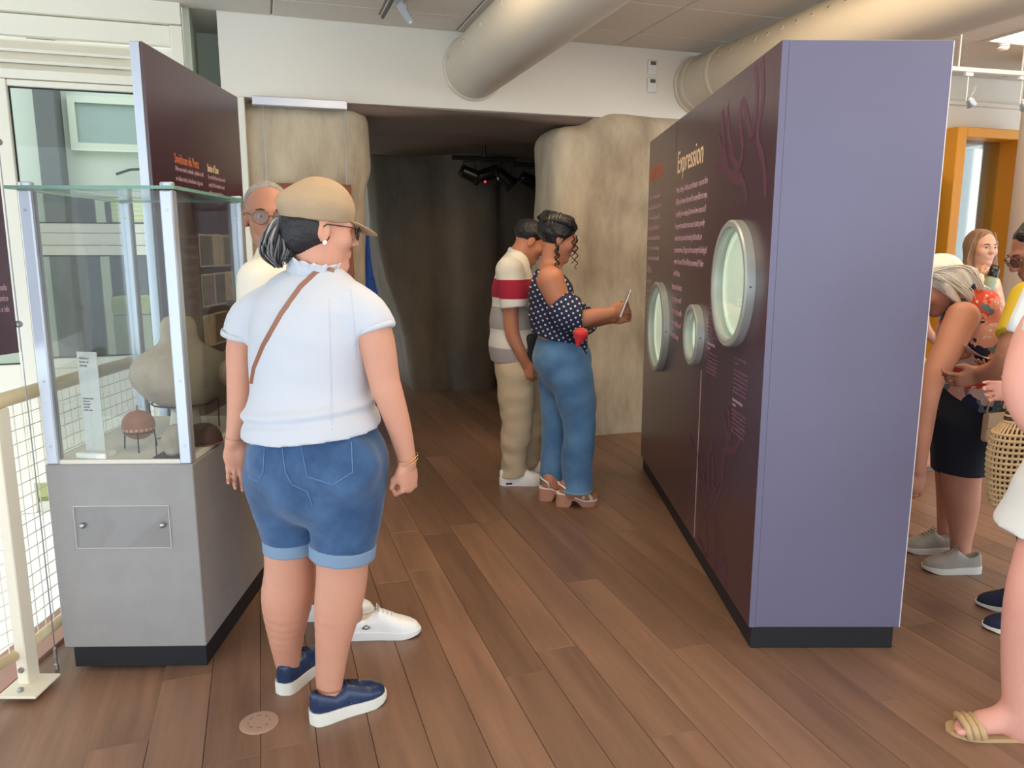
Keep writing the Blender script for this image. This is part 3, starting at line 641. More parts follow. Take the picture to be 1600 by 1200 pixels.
# --- things inside the case
M('clay', (150, 132, 112), .85, rgb2=(186, 168, 144), var=(7, .3), bump=(22, .35)); M('clay_brown', (128, 78, 50), .7, rgb2=(168, 112, 74), var=(14, .3), bump=(40, .2)); M('bowl_dark', (62, 42, 36), .5, rgb2=(84, 58, 46), var=(12, .3)); M('wire_black', (30, 28, 28), .4, metal=.6)
ZD = .752
def lathe_pot(name, mat, parent, prof, n=48): return autosmooth(MB().lathe(prof, n).ob(name, m[mat], parent), 60)
def stand(parent, r, z, legs=3, a0=.3, rr=.003, spread=1.25):
    MB().tube([(r*math.cos(a), r*math.sin(a), z) for a in np.linspace(0, 2*math.pi, 32, endpoint=False)], rr, 6, closed=True).ob('stand_ring', m['wire_black'], parent)
    for k in range(legs):
        a = a0+k*2*math.pi/legs; c, s = math.cos(a), math.sin(a)
        MB().tube([(r*c*1.02, r*s*1.02, z+.006), (r*c*1.08, r*s*1.08, z), (r*c*spread, r*s*spread, 0)], rr, 6).ob('stand_leg', m['wire_black'], parent)
b = np.array([-1.275, 2.93, ZD])
t = empty('gourd_pot', b, 0, 'large pale clay double gourd pot on a wire ring stand', 'pot')
smooth_prof = [(.001, .085), (.04, .087), (.09, .105), (.14, .14), (.175, .185), (.187, .225), (.178, .265), (.145, .30), (.10, .325), (.075, .345), (.066, .37), (.067, .395), (.062, .42), (.05, .438), (.03, .447), (.001, .45)]
lathe_pot('vessel', 'clay', t, smooth_prof); stand(t, .115, .112, 4, .5, .0035, 1.06)
MB().lathe([(.075, 0), (.06, .02), (.05, .07), (.05, .084)], 32).ob('foot_support', m['deck_white'], t, smooth=True)
g = G(213, 705, ZD); t = empty('painted_pot', (g[0], g[1]+.03, ZD), 0, 'small round brown pot with a patterned band on a tripod', 'pot')
lathe_pot('vessel', 'clay_brown', t, [(.001, .038), (.02, .04), (.038, .05), (.05, .066), (.0545, .085), (.052, .105), (.042, .122), (.028, .133), (.012, .138), (.004, .141), (.003, .158), (.001, .159)]); stand(t, .050, .066, 3, .9, .0025, 1.2)
M('pot_band', (196, 150, 108), .7)
for k in range(20):
    a = k*2*math.pi/20; o = MB().lathe([(.001, -.001), (.0058, 0), (.001, .0015)], 6).ob('band_bead', m['pot_band'], t); d = Vector((math.cos(a), math.sin(a), 0)); o.location = d*.0535+Vector((0, 0, .077)); o.rotation_euler = d.to_track_quat('Z', 'Y').to_euler()
g = G(268, 714, ZD); t = empty('clay_figurine', (g[0], g[1]+.02, ZD), 0, 'small lumpy grey clay head on a dark plate', 'figurine')
MB().bevbox(-.055, .05, -.04, .045, 0, .004, .001).ob('base_plate', m['bowl_dark'], t)
S = SDF(); S.ell((0, 0, .05), (.035, .033, .04)); S.ell((.012, 0, .09), (.028, .026, .02)); S.ell((-.03, -.01, .06), (.012, .012, .014), k=.01); S.ell((0, -.03, .05), (.01, .01, .014), k=.012); S.ell((.0, 0, .018), (.025, .025, .018))
link('head', S.mesh('head', .004), m['clay'], t); MB().tube([(-.045, -.03, .004), (-.045, -.03, .065), (-.03, -.02, .066)], .002, 6).ob('wire_prop', m['wire_black'], t)
g = G(305, 697, ZD); t = empty('dark_bowl', (g[0]+.01, g[1]+.05, ZD), 0, 'dark brown bowl turned upside down in the glass case', 'bowl')
lathe_pot('shell', 'bowl_dark', t, [(.066, 0), (.068, .006), (.064, .03), (.052, .052), (.034, .066), (.014, .072), (.001, .073)]); MB().lathe([(.066, .0), (.0695, .003), (.066, .007)], 40).ob('rim', m['clay_brown'], t)
g = G(146, 716, ZD); t = empty('acrylic_label', (g[0], g[1]+.02, ZD), math.radians(-8), 'tall clear acrylic label stand with grey print', 'label stand')
MB().bevbox(-.055, .055, -.03, .03, 0, .02, .003).ob('foot', m['white_plastic'], t)
M('film', (226, 228, 224), .5, alpha=.55); sh_ = MB().bevbox(-.036, .036, -.002, .002, .018, .36, .001).ob('sheet', m['film'], t)
M('txt_grey', (96, 96, 98), .7); XZ = Matrix(((1, 0, 0, 0), (0, 0, -1, 0), (0, 1, 0, 0), (0, 0, 0, 1)))
text('label_text', 'Oliehtero\nPotter of\nstorage', .010, m['txt_grey'], sh_, Matrix.Translation((-.028, -.0028, .335)) @ XZ, .9, 1.2); text('label_text', 'Ceramic vessel\nfound on\nthe island\nand kept\nin this room', .008, m['txt_grey'], sh_, Matrix.Translation((-.028, -.0028, .20)) @ XZ, .8, 1.25)

# ------------------------------------------------------------------ tall plum panel behind the case
tp_ = empty('exhibit_panel', (-1.495, 3.29, 0), CR, 'tall dark plum exhibit panel behind the glass case', 'panel')
MB().bevbox(-.012, 0, .004, 1.17, .64, 2.275, .001).ob('printed_board', m['plum'], tp_); MB().bevbox(-.05, -.0125, 0, 1.17, .64, 2.275, .002).ob('frame', m['alu'], tp_)
MB().bevbox(-.05, 0, .03, 1.15, 0, .638, .003).ob('base', m['grey_lam'], tp_)
def onp(px, py):
    q = atX(px, py, -1.50); return q[1]-3.29, q[2]
TL = lambda px, py: (lambda a, b: Matrix.Translation((.0008, a, b)) @ Matrix(((0, 0, 1, 0), (1, 0, 0, 0), (0, 1, 0, 0), (0, 0, 0, 1))))(*onp(px, py))
text('title_lettering', 'Sonidonan dia Penta', .062, m['txt_orange'], tp_, TL(273, 254), .56)['label'] = 'orange title on the panel'
text('title_lettering', 'Stories of Stone', .056, m['txt_cream'], tp_, TL(327, 268), .42)['label'] = 'cream title on the panel'
body = 'Aden un mundo caminda e palabra scirbi\nno tabata existi, e hendenan a laga nan\nseña riba piedra y den cueva, un storia\ncu nos por mira te dia di awe.'
text('text_block', body, .032, m['txt_pale'], tp_, TL(274, 266), .64, 1.35); text('text_block', 'In a world without written words\npeople left their marks on rock\nand in caves, stories that we\ncan still see to this day.', .032, m['txt_pale'], tp_, TL(328, 279), .56, 1.2)
for yy_ in (372, 425, 480): text('text_block', body, .034, m['txt_dim'], tp_, TL(283, yy_), .34, 1.4)
for i, mt in enumerate(((96, 78, 66), (176, 158, 136), (112, 96, 84), (120, 100, 88))): M('photo%d' % i, mt, .5, var=(24, .35))
M('photo_rim', (190, 170, 146), .6)
for i, (xa, xb, ya, yb) in enumerate(((311, 333, 366, 418), (334.5, 349, 366, 417), (350.5, 362, 368, 416), (315, 336, 428, 482), (336.5, 354, 426, 478), (355, 367, 424, 470), (318, 335, 492, 546), (336, 357, 487, 540), (336, 352, 552, 600), (353, 368, 545, 590))):
    y0, z1 = onp(xa, ya); y1, z1b = onp(xb, ya); _, z0 = onp(xa, yb); zz = (z1+z1b)/2
    f_ = MB().bevbox(0, .003, y0, y1, z0, zz, .0008).ob('photo_print', m['photo_rim'], tp_); MB().box(.003, .0035, y0+.008, y1-.008, z0+.008, zz-.008).ob('picture', m['photo%d' % [0, 1, 2, 3, 0, 1, 1, 2, 1, 3][i]], f_)

# ------------------------------------------------------------------ hanging banner at the left edge
dv = np.array([-math.sin(math.radians(14)), -math.cos(math.radians(14))]); rz = math.atan2(dv[1], dv[0])
bn = empty('hanging_banner', (-1.580, 2.455, 1.122), rz, 'plum banner hung on steel wires at the left picture edge', 'banner')
MB().bevbox(.012, .60, -.004, .004, 0, .66, .001).ob('board', m['plum'], bn)
for x in (.0, .612): MB().tube([(x, 0, -1.05), (x, 0, CEIL-1.122)], .0022, 6).ob('wire', m['steel'], bn)
for x in (.004, .608):
    for z in (.09, .65): o = MB().lathe([(.009, -.012), (.011, -.008), (.011, .008), (.009, .012)], 14, M4=Matrix.Rotation(math.pi/2, 4, 'X'), c=(x, 0, z)).ob('clamp', m['steel'], bn, smooth=False)
for x in (0, .612): MB().lathe([(.007, 0), (.007, .03), (.004, .034), (.004, .05), (.006, .054), (.006, .09), (.003, .095)], 12, c=(x, 0, -1.122)).ob('floor_anchor', m['steel'], bn)
for i, z in enumerate((.20, .175, .15, .125, .05)): pass
text('text_block', 'Reseña\nhistorico\ndi e isla', .028, m['txt_pale'], bn, Matrix.Translation((.032, .0046, .20)) @ Matrix(((-1, 0, 0, 0), (0, 0, 1, 0), (0, 1, 0, 0), (0, 0, 0, 1))), .5, 1.2, 'RIGHT')

# ------------------------------------------------------------------ railing with wire mesh
M('rail_cream', (236, 228, 206), .4); M('handrail', (222, 202, 162), .4)
A0 = np.array([-1.655, 2.40, 0]); A1 = A0+np.array([dv[0], dv[1], 0])*1.1; A2 = np.array([-1.645, 4.62, 0])
rl = empty('railing', A0, 0, 'cream railing with wire mesh and round handrail beside the display case', 'railing')
dn = lambda p: tuple(np.array(p)-A0)
MB().tube([dn(A1+[0, 0, .965]), dn(A0+[0, 0, .965]), dn(A2+[0, 0, .965])], .025, 14).ob('handrail', m['handrail'], rl, smooth=True)
for a, b in ((A1, A0), (A0, A2)):
    MB().tube([dn(a+[0, 0, .11]), dn(b+[0, 0, .11])], .019, 12).ob('bottom_rail', m['handrail'], rl, smooth=True)
    d = b-a; L = np.linalg.norm(d); nn = int(L/.046)
    me = MB().tube([(0, 0, .11), (0, 0, .945)], .0019, 5, cap=False).mesh('wire')
    for i in range(1, nn): q = a+d*i/nn; link('wire', me, m['rail_cream'], rl, loc=dn(q))
    for j in range(1, 18): z = .11+j*.0465; MB().tube([dn(a+[0, 0, z]), dn(b+[0, 0, z])], .0019, 5, cap=False).ob('wire', m['rail_cream'], rl)
for q in (A0, np.array([-1.65, 3.5, 0]), A2):
    x, y, z = dn(q); po = MB().bevbox(x-.006, x+.030, y-.032, y+.032, .0, .945, .003).ob('post', m['rail_cream'], rl)
    MB().bevbox(x-.03, x+(.10 if q is A0 else .045), y-.11, y+.035, 0, .009, .003).ob('foot_plate', m['rail_cream'], po)
    for yy in (-.075, ): o = MB().lathe([(.011, 0), (.011, .006), (.007, .012)], 6, c=(x+.03, y+yy, .009)).ob('bolt', m['steel'], po); o = MB().lathe([(.01, 0), (.01, .005)], 10).ob('bolt', m['steel'], po); o.location = (x+.012, y-.033, .06); o.rotation_euler = (math.pi/2, 0, 0)
# ------------------------------------------------------------------ people
def fwd(yaw): a = math.radians(yaw); return np.array([math.sin(a), math.cos(a), 0])
def rgt(yaw): a = math.radians(yaw); return np.array([math.cos(a), -math.sin(a), 0])
UP = np.array([0, 0, 1.])
def L(*pts):
    "limb from photo measurements: (px, py, depth, width in px) -> (point, radius)"
    out = []
    for px, py, Y, w_ in pts: p = P(px, py, Y); out.append((p, w_/2*zc(p)/FPX))
    return out
class Head:
    def __init__(s, c, yaw, pitch=0, roll=0, size=1.0):
        s.c = np.array(c, float); f = fwd(yaw); r = rgt(yaw); a = math.radians(pitch); F = f*math.cos(a)-UP*math.sin(a); U = UP*math.cos(a)+f*math.sin(a)
        b = math.radians(roll); R = r*math.cos(b)-U*math.sin(b); U = U*math.cos(b)+r*math.sin(b); s.B = np.stack([R, F, U], 1); s.k = size
    def __call__(s, x, y, z): return s.c+s.B@(np.array([x, y, z])*s.k)
    def add(s, S, face=True, ears=True):
        k = s.k; e = lambda c, r, kk=.02, mode='add', B=None: S.ell(s(*c), np.array(r)*k, s.B if B is None else B, kk*k, mode)
        e((0, -.015, .035), (.074, .094, .082), .03); e((0, .03, -.025), (.058, .064, .085), .03)
        S.cone(s(0, .012, -.058), s(0, .066, -.092), .050*k, .024*k, .03*k)
        if face:
            e((0, .080, .024), (.046, .018, .012), .018)
            for sx in (-1, 1): e((sx*.040, .060, -.02), (.024, .026, .024), .02); e((sx*.031, .102, .007), (.017, .014, .011), .014, 'sub')
            S.cone(s(0, .090, .014), s(0, .111, -.020), .008*k, .0115*k, .012*k); e((0, .100, -.025), (.017, .012, .008), .01)
            e((0, .090, -.052), (.024, .011, .0058), .008); e((0, .088, -.0635), (.020, .011, .0065), .008); e((0, .079, -.092), (.019, .017, .015), .015)
        if ears:
            for sx in (-1, 1): e((sx*.076, -.006, -.004), (.009, .019, .032), .008); e((sx*.084, -.002, .0), (.006, .010, .019), .006, 'sub')
    def eyes(s, par, org, lid=None):
        for sx in (-1, 1):
            c = s(sx*.031, .0765, .007)-org; o = MB().lathe([(.0112*math.sin(t), -.0115*math.cos(t)) for t in np.linspace(.02, 3.12, 9)], 14, c=c).ob('eye', m['eye_white'], par, smooth=True)
            f = s.B[:, 1]; M4 = Vector(f).to_track_quat('Z', 'Y').to_matrix().to_4x4(); MB().lathe([(.0055, .0095), (.005, .0113), (.001, .0121)], 12, c=c, M4=M4).ob('iris', m['eye_dark'], o, smooth=True)
        for sx in (-1, 1):
            MB().tube([s(sx*x, y, z)-org for x, y, z in ((.014, .0955, .026), (.030, .0945, .031), (.046, .083, .028))], [.0028, .0034, .0018], 6).ob('eyebrow', m['brow'], par, smooth=True)
    def glasses(s, par, org, mat, lens='lens_glass', rx=.025, rz=.019, z=.004):
        g = None; M3 = s.B
        for sx in (-1, 1):
            c = np.array([sx*.033, .112, z]); pts = [s(c[0]+rx*math.cos(a), c[1]-abs(c[0]+rx*math.cos(a))*.18, c[2]+rz*math.sin(a))-org for a in np.linspace(0, 2*math.pi, 24, endpoint=False)]
            o = MB().tube(pts, .0019, 6, closed=True).ob('glasses_rim', m[mat], par, smooth=True); g = g or o
            v = pts+[s(*(c-[0, .006, 0]))-org]; n = len(pts); MB().add(v, [(i, (i+1) % n, n) for i in range(n)]).ob('glasses_lens', m[lens], o)
            MB().tube([s(sx*(.033+rx), .105, z+.008)-org, s(sx*.076, .085, z+.012)-org, s(sx*.080, .0, z+.010)-org, s(sx*.078, -.02, z-.008)-org], .0021, 6).ob('glasses_temple', m[mat], par, smooth=True)
        MB().tube([s(-.008, .113, z+.003)-org, s(0, .116, z+.006)-org, s(.008, .113, z+.003)-org], .0019, 6).ob('glasses_bridge', m[mat], par, smooth=True)
def hand(S, wr, d, n, th, curl=(35, 45, 30), size=1.0, spread=.06, thumb=(.6, .5), r=.0078):
    "wrist, direction of the fingers, way the palm faces, side of the thumb"
    d = np.array(d, float); d /= np.linalg.norm(d); n = np.array(n, float); n -= d*(n@d); n /= np.linalg.norm(n); th = np.array(th, float); th -= d*(th@d)+n*(th@n); th /= np.linalg.norm(th)
    B = np.stack([th, d, n], 1); S.ell(wr+d*.045*size, np.array([.040, .054, .0165])*size, B, .012); S.ell(wr+d*.032*size+th*.022*size+n*.006*size, np.array([.018, .032, .016])*size, B, .014)
    def rot(v, a): return v*math.cos(a)+n*math.sin(a)
    for i, (o, ln) in enumerate(((.029, .92), (.0095, 1.0), (-.010, .95), (-.028, .76))):
        p = wr+(d*.082+th*o)*size; dd = d+th*(o*2.2*spread/.06); dd /= np.linalg.norm(dd); ang = 0; rr = r*size*(1 if i < 3 else .9)
        for j, seg in enumerate((.042, .027, .021)):
            ang += math.radians(curl[j]+4*i); q = p+(dd*math.cos(ang)+n*math.sin(ang))*seg*ln*size; S.cone(p, q, rr*(1.08-.1*j), rr*(1-.1*j), .005); p = q
    p = wr+(d*.022+th*.030)*size; dd = th*thumb[0]+d*.75+n*thumb[1]; dd /= np.linalg.norm(dd); q = p+dd*.038*size; S.cone(p, q, .0125*size, .0105*size, .012)
    dd2 = d*.9+n*.35+th*.1; dd2 /= np.linalg.norm(dd2); S.cone(q, q+dd2*.030*size, .0102*size, .0085*size, .008)
def foot(S, heel, yaw, z=0, Lf=.235, pitch=0):
    "bare foot: heel, arch, ball and five toes"
    f = fwd(yaw); r = rgt(yaw); h = np.array([heel[0], heel[1], z]); at = lambda y, x, zz: h+f*y*Lf+r*x+UP*(zz+(.0 if y > .55 else pitch*(.55-y)))
    S.cone(at(.12, 0, .032), at(.62, 0, .026), .031, .026, .03, ax=r, wa=.031, wb=.040); S.cone(at(.2, 0, .08), at(.6, 0, .032), .033, .022, .03)
    for i in range(5): S.cone(at(.66, -.03+.015*i, .016), at((.96, .97, .94, .90, .85)[i], -.033+.016*i, .011), .0095, .0085 if i else .011, .006)
SHOE_T = np.array([0, .06, .16, .3, .45, .6, .75, .88, .96, 1.0]); SHOE_W = np.array([.012, .026, .032, .033, .036, .042, .045, .038, .024, .006])
def shoe_outline(Lf, ws, n=26, grow=0):
    t = np.concatenate([np.linspace(0, .1, 5)**1.0, np.linspace(.14, .86, n-10), np.linspace(.89, 1, 5)]); wd = np.interp(t, SHOE_T, SHOE_W)*ws+grow; wd[0] = wd[-1] = .004; y = t*(Lf+2*grow)-grow
    sk = np.interp(t, [0, .5, .8, 1], [0, 0, .004, .008])
    return [(w_+s_, yy) for w_, yy, s_ in zip(wd, y, sk)]+[(-w_+s_, yy) for w_, yy, s_ in zip(wd[::-1], y[::-1], sk[::-1])]
def shoe(par, org, heel, yaw, upper, sole, Lf=.25, ws=1.05, sole_h=.03, prof=None, laces=None, lift=0, logo=None, label=None, collar=None):
    "low shoe built in its own frame: y heel to toe; upper, sole, laces"
    t = empty('shoe', (heel[0]-org[0], heel[1]-org[1], lift-org[2]), -math.radians(yaw)); t.parent = par
    if label: t['label'] = label
    ol = shoe_outline(Lf, ws, grow=.004); so = MB(); n = len(ol)
    def sz(y): return sole_h*(1.18-.32*min(1, max(0, y/Lf)))+.012*max(0, (y/Lf-.85))/.15*0
    v = [(x*.97, y, .0+.012*max(0, y/Lf-.8)/.2) for x, y in ol]+[(x, y, sz(y)*.5) for x, y in ol]+[(x*.98, y, sz(y)) for x, y in ol]
    so.add(v, [tuple(range(n))[::-1], tuple(range(2*n, 3*n))]+[(k*n+i, k*n+(i+1) % n, (k+1)*n+(i+1) % n, (k+1)*n+i) for k in (0, 1) for i in range(n)])
    bm = bmesh.new(); me = so.mesh('sole'); bm.from_mesh(me); bmesh.ops.recalc_face_normals(bm, faces=bm.faces[:]); bm.to_mesh(me); bm.free(); o = link('sole', me, m[sole], t); autosmooth(o, 50)
    pr = prof or [(0, .05), (.06, .066), (.14, .060), (.28, .050), (.40, .070), (.46, .082), (.56, .070), (.7, .052), (.85, .040), (.95, .028), (1, .012)]
    S = SDF(); T = np.array([a for a, _ in pr]); Hh = np.array([b for _, b in pr])
    def fn(X, Y, Z):
        ty = np.clip(Y/Lf, 0, 1); wd = np.interp(ty, SHOE_T, SHOE_W)*ws*.97; hh = np.interp(ty, T, Hh); sk = np.interp(ty, [0, .5, .8, 1], [0, 0, .004, .008]); zb = sole_h*(1.18-.32*ty)-.004
        u = np.abs(X-sk)/wd; zz = np.maximum(Z-zb, 0)/hh; d = ((u**2.6+zz**2.6)**(1/2.6)-1)*np.minimum(wd, hh)
        return np.maximum(np.maximum(d, zb-Z), np.maximum(-Y, Y-Lf))
    S.prim((-.06, -.005, 0), (.06, Lf+.005, .15), fn, 0)
    # collar opening where the ankle goes in
    S.ell((0, Lf*.20, sole_h+.085), (.026, Lf*.155, .055), k=.006, mode='sub')
    link('upper', S.mesh('upper', .0035), m[upper], t)
    if laces:
        for i in range(4):
            yy = Lf*(.46+.055*i); ty = yy/Lf; zz = sole_h*(1.18-.32*ty)+np.interp(ty, T, Hh)*.985; w2 = .019
            MB().tube([(-w2, yy, zz-.007), (0, yy+.004, zz+.002), (w2, yy, zz-.007)], .0023, 6).ob('lace', m[laces], t, smooth=True)
        for sx in (-1, 1): zz = sole_h+np.interp(.45, T, Hh); MB().tube([(0, Lf*.44, zz), (sx*.014, Lf*.43, zz+.014), (sx*.028, Lf*.43, zz+.006), (sx*.016, Lf*.46, zz-.001), (0, Lf*.45, zz)], .0017, 6).ob('bow', m[laces], t, smooth=True)
    return t
def person(name_label, root, cat='person'):
    return empty('person', (root[0], root[1], 0), 0, name_label, cat)
class Fig:
    "one standing figure: the body as one surface, clothes and hair as children"
    def __init__(s, label, root): s.e = person(label, root); s.o = np.array([root[0], root[1], 0.]); s.S = SDF()
    def part(s, name, S, mat, h=.007, parent=None, label=None):
        o = link(name, S.mesh(name, h, s.o), m[mat], parent or s.e)
        if label: o['label'] = label
        return o
def folds(fr, amp, seed=0, zs=1.0):
    nz = noise3(fr, seed, 2); return lambda X, Y, Z: amp*nz(X, Y, Z*zs)
def locks(fig, name, paths, n, r, mats, wts, parent, label=None, seed=5, wave=.0, tip=.35):
    "hair built as many tapering locks that follow measured paths"
    rg_ = random.Random(seed); mb = MB(); mi = []
    for i in range(n):
        path = paths[rg_.randrange(len(paths))]; a = rg_.uniform(0, 6.28); q = math.sqrt(rg_.random()); e = rg_.uniform(.9, 1.05); ph = rg_.uniform(0, 6.28)
        ctl = []
        for p, R in path:
            w1 = np.array([math.cos(a), .6*math.sin(a), .35*math.sin(a+ph)])*q*max(R-r, .001)+np.array([rg_.gauss(0, 1), rg_.gauss(0, 1), rg_.gauss(0, 1)])*R*.10; ctl.append(p+w1-fig.o)
        pts = []
        for k in range(len(ctl)-1):
            p0, p1, p2, p3 = ctl[max(k-1, 0)], ctl[k], ctl[k+1], ctl[min(k+2, len(ctl)-1)]
            for t in np.linspace(0, 1, 5, endpoint=False): pts.append(.5*(2*p1+(p2-p0)*t+(2*p0-5*p1+4*p2-p3)*t*t+(3*p1-p0-3*p2+p3)*t**3)+wave*math.sin(t*6+ph+k*6)*np.array([1, .5, 0]))
        pts.append(ctl[-1]); m0 = len(pts); f0 = len(mb.f); mb.tube(pts, [r*min(1, .5+t*3)*(1-(1-tip)*t) for t in np.linspace(0, 1, m0)], 5)
        w_ = rg_.random(); idx = 0 if w_ < wts[0] else (1 if w_ < wts[0]+wts[1] else 2); mi += [idx]*(len(mb.f)-f0)
    me = mb.mesh(name)
    for mm in mats: me.materials.append(m[mm])
    me.polygons.foreach_set('material_index', mi); o = link(name, me, None, parent, smooth=True); o['kind'] = 'stuff'
    if label: o['label'] = label
    return o
# --- materials for people
M('eye_white', (202, 192, 184), .2); M('eye_dark', (48, 32, 24), .15); M('brow', (60, 46, 38), .8)
glassmat('lens_glass', (214, 212, 208), 1.3); M('gold', (214, 176, 120), .25, metal=.9); M('pearl', (240, 232, 220), .15); M('rim_dark', (42, 34, 32), .3)
SK = dict(rough=.5, sss=.10, spec=.4)
M('skin_tan', (208, 150, 124), var=(6, .06), **SK); M('skin_brown', (176, 122, 98), var=(6, .06), **SK); M('skin_warm', (186, 124, 94), var=(6, .06), **SK); M('skin_fair', (226, 176, 152), var=(6, .06), **SK); M('skin_red', (208, 148, 122), var=(5, .10), **SK); M('skin_pink', (226, 164, 146), var=(6, .05), **SK)
M('nail', (236, 200, 186), .25)
M('white_cotton', (198, 201, 208), .85, bump=(60, .08), sheen=.3); M('cream_cotton', (236, 230, 214), .85)
def denim(name, c1, c2, sc=5):
    m_ = M(name, c1, .85, rgb2=c2, var=(sc, .3), bump=(160, .12), sheen=.2); return m_
denim('denim_blue', (30, 60, 100), (70, 106, 146), 7); denim('denim_light', (58, 100, 146), (98, 142, 180), 4); M('cuff_light', (124, 148, 172), .85, bump=(120, .1))
M('stitch', (96, 130, 166), .8)
M('hair_grey', (62, 62, 66), .55, rgb2=(150, 148, 148), var=(7, .4), stretch=(6, 6, 1.2), bump=(60, .5)); M('hair_silver', (176, 172, 168), .5); M('hair_dark', (30, 28, 30), .5, bump=(60, .4)); M('hair_black', (20, 17, 18), .45, bump=(50, .5)); M('hair_white', (236, 230, 216), .6, rgb2=(250, 246, 236), var=(9, .2), stretch=(5, 5, 1), bump=(50, .2)); M('hair_brown', (128, 94, 70), .55, rgb2=(164, 126, 96), var=(8, .3), stretch=(6, 6, 1), bump=(50, .5)); M('hair_short_grey', (150, 142, 134), .8, var=(60, .2), bump=(90, .4))
M('cap_khaki', (172, 148, 118), .85, var=(10, .05), bump=(90, .12)); M('leather_tan', (146, 100, 78), .5)
M('navy_leather', (34, 52, 86), .28, var=(20, .1), bump=(90, .05)); M('sole_white', (228, 226, 214), .6); M('white_leather', (238, 238, 236), .4); M('lace_navy', (20, 26, 44), .7); M('navy_knit', (26, 36, 62), .9, bump=(120, .3)); M('canvas_grey', (162, 156, 146), .85, bump=(120, .2)); M('sole_cork', (188, 134, 112), .7); M('strap_gold', (226, 206, 164), .4); M('strap_tan', (196, 164, 120), .45)

# ================= woman with the khaki cap (nearest, seen from behind) =================
F_ = Fig('woman in white blouse, denim shorts and khaki cap, seen from behind by the glass case', (-.60, 2.27)); o_ = F_.o
YW = 18; R_, D_ = rgt(YW), fwd(YW)
legL = L((448, 760, 2.31, 80), (452, 880, 2.32, 75), (449, 932, 2.33, 79), (447, 985, 2.345, 57), (449, 1030, 2.365, 39), (451, 1060, 2.375, 28))
legR = L((535, 765, 2.24, 92), (535, 885, 2.24, 80), (529, 942, 2.235, 74), (520, 1005, 2.225, 54), (515, 1068, 2.215, 41), (517, 1101, 2.215, 29))
def sec(px0, px1, py, Y, d): a, b = P(px0, py, Y), P(px1, py, Y); return ((a+b)/2, np.linalg.norm(b-a)/2, d)
tor = [sec(462, 548, 446, 2.29, .05), sec(412, 568, 470, 2.28, .075), sec(392, 582, 500, 2.27, .105), sec(396, 570, 550, 2.27, .115), sec(402, 568, 600, 2.27, .122), sec(392, 588, 660, 2.275, .138), sec(388, 600, 720, 2.275, .148)]
S = F_.S; S.torso(tor, R_, .04, -.012); S.limb(legL, .03); S.limb(legR, .03)
armR = L((566, 492, 2.215, 40), (585, 520, 2.19, 56), (600, 592, 2.19, 49), (607, 615, 2.19, 46), (625, 672, 2.205, 37), (637, 722, 2.22, 27))
armL = L((396, 494, 2.335, 38), (378, 530, 2.35, 44), (375, 592, 2.345, 40), (374, 640, 2.345, 37), (366, 690, 2.335, 26))
S.limb(armR, .025); S.limb(armL, .025)
wR, wL = armR[-1][0], armL[-1][0]
hand(S, wR-UP*.004, np.array([.04, 0, -1]), np.array([-.75, .55, 0]), np.array([-.55, -.8, .1]), (62, 82, 45), .93, .03, (.3, .7))
hand(S, wL-UP*.004, np.array([.02, .05, -1]), np.array([.35, -.95, 0.15]), np.array([-.9, -.3, 0]) * -1, (16, 22, 16), .95, .05, (.75, .2))
hd = Head(P(499, 360, 2.285), 62, 8, 0, 1.0); hd.add(S)
S.cone(hd(0, -.02, -.05), P(500, 432, 2.29), .052, .062, .03)
S.cone(legL[-1][0], legL[-1][0]+fwd(16)*.07-UP*.03, .036, .03, .02); S.cone(legR[-1][0], legR[-1][0]+fwd(50)*.07-UP*.03, .036, .03, .02)
F_.part('body', S, 'skin_tan', .0055)
# blouse with puffed sleeves
B_ = SDF(); hemz = [sec(380, 603, 690, 2.275, .153)]
btor = [sec(462, 545, 446, 2.29, .052), sec(412, 570, 462, 2.285, .074), sec(387, 588, 484, 2.278, .104), sec(390, 578, 525, 2.27, .122), sec(393, 573, 585, 2.27, .128), sec(389, 580, 630, 2.27, .138), sec(382, 594, 660, 2.265, .165), sec(375, 607, 697, 2.255, .195)]
B_.torso(btor, R_, .035, .004)
for arm, e in ((L((556, 474, 2.22, 56), (575, 490, 2.205, 68), (587, 516, 2.19, 61)), 1), (L((408, 476, 2.33, 54), (389, 494, 2.345, 64), (374, 526, 2.345, 54)), 0)): B_.limb(arm, .035, .002, fb=True)
pz = P(490, 693, 2.10); hn = np.array([.09, .06, -1.0]); hn /= np.linalg.norm(hn)
B_.prim(B_.lo, B_.hi, lambda X, Y, Z: (X-pz[0])*hn[0]+(Y-pz[1])*hn[1]+(Z-pz[2])*hn[2], 0, 'cut')
n1 = noise3(7, 21, 2); n2 = noise3(16, 22, 2)
def blouse_fold(X, Y, Z):
    zz = np.clip((1.05-Z)/.15, 0, 1); return .010*n1(X*.6+Z*.4, Y*.5, Z*1.9)+.0035*n2(X, Y, Z*1.2)-.008*np.exp(-((Z-.985-(X+.62)*.12)/.013)**2)+.006*np.exp(-((Z-.962-(X+.62)*.12)/.010)**2)
B_.disp(blouse_fold); bl_ = F_.part('blouse', B_, 'white_cotton', .006)
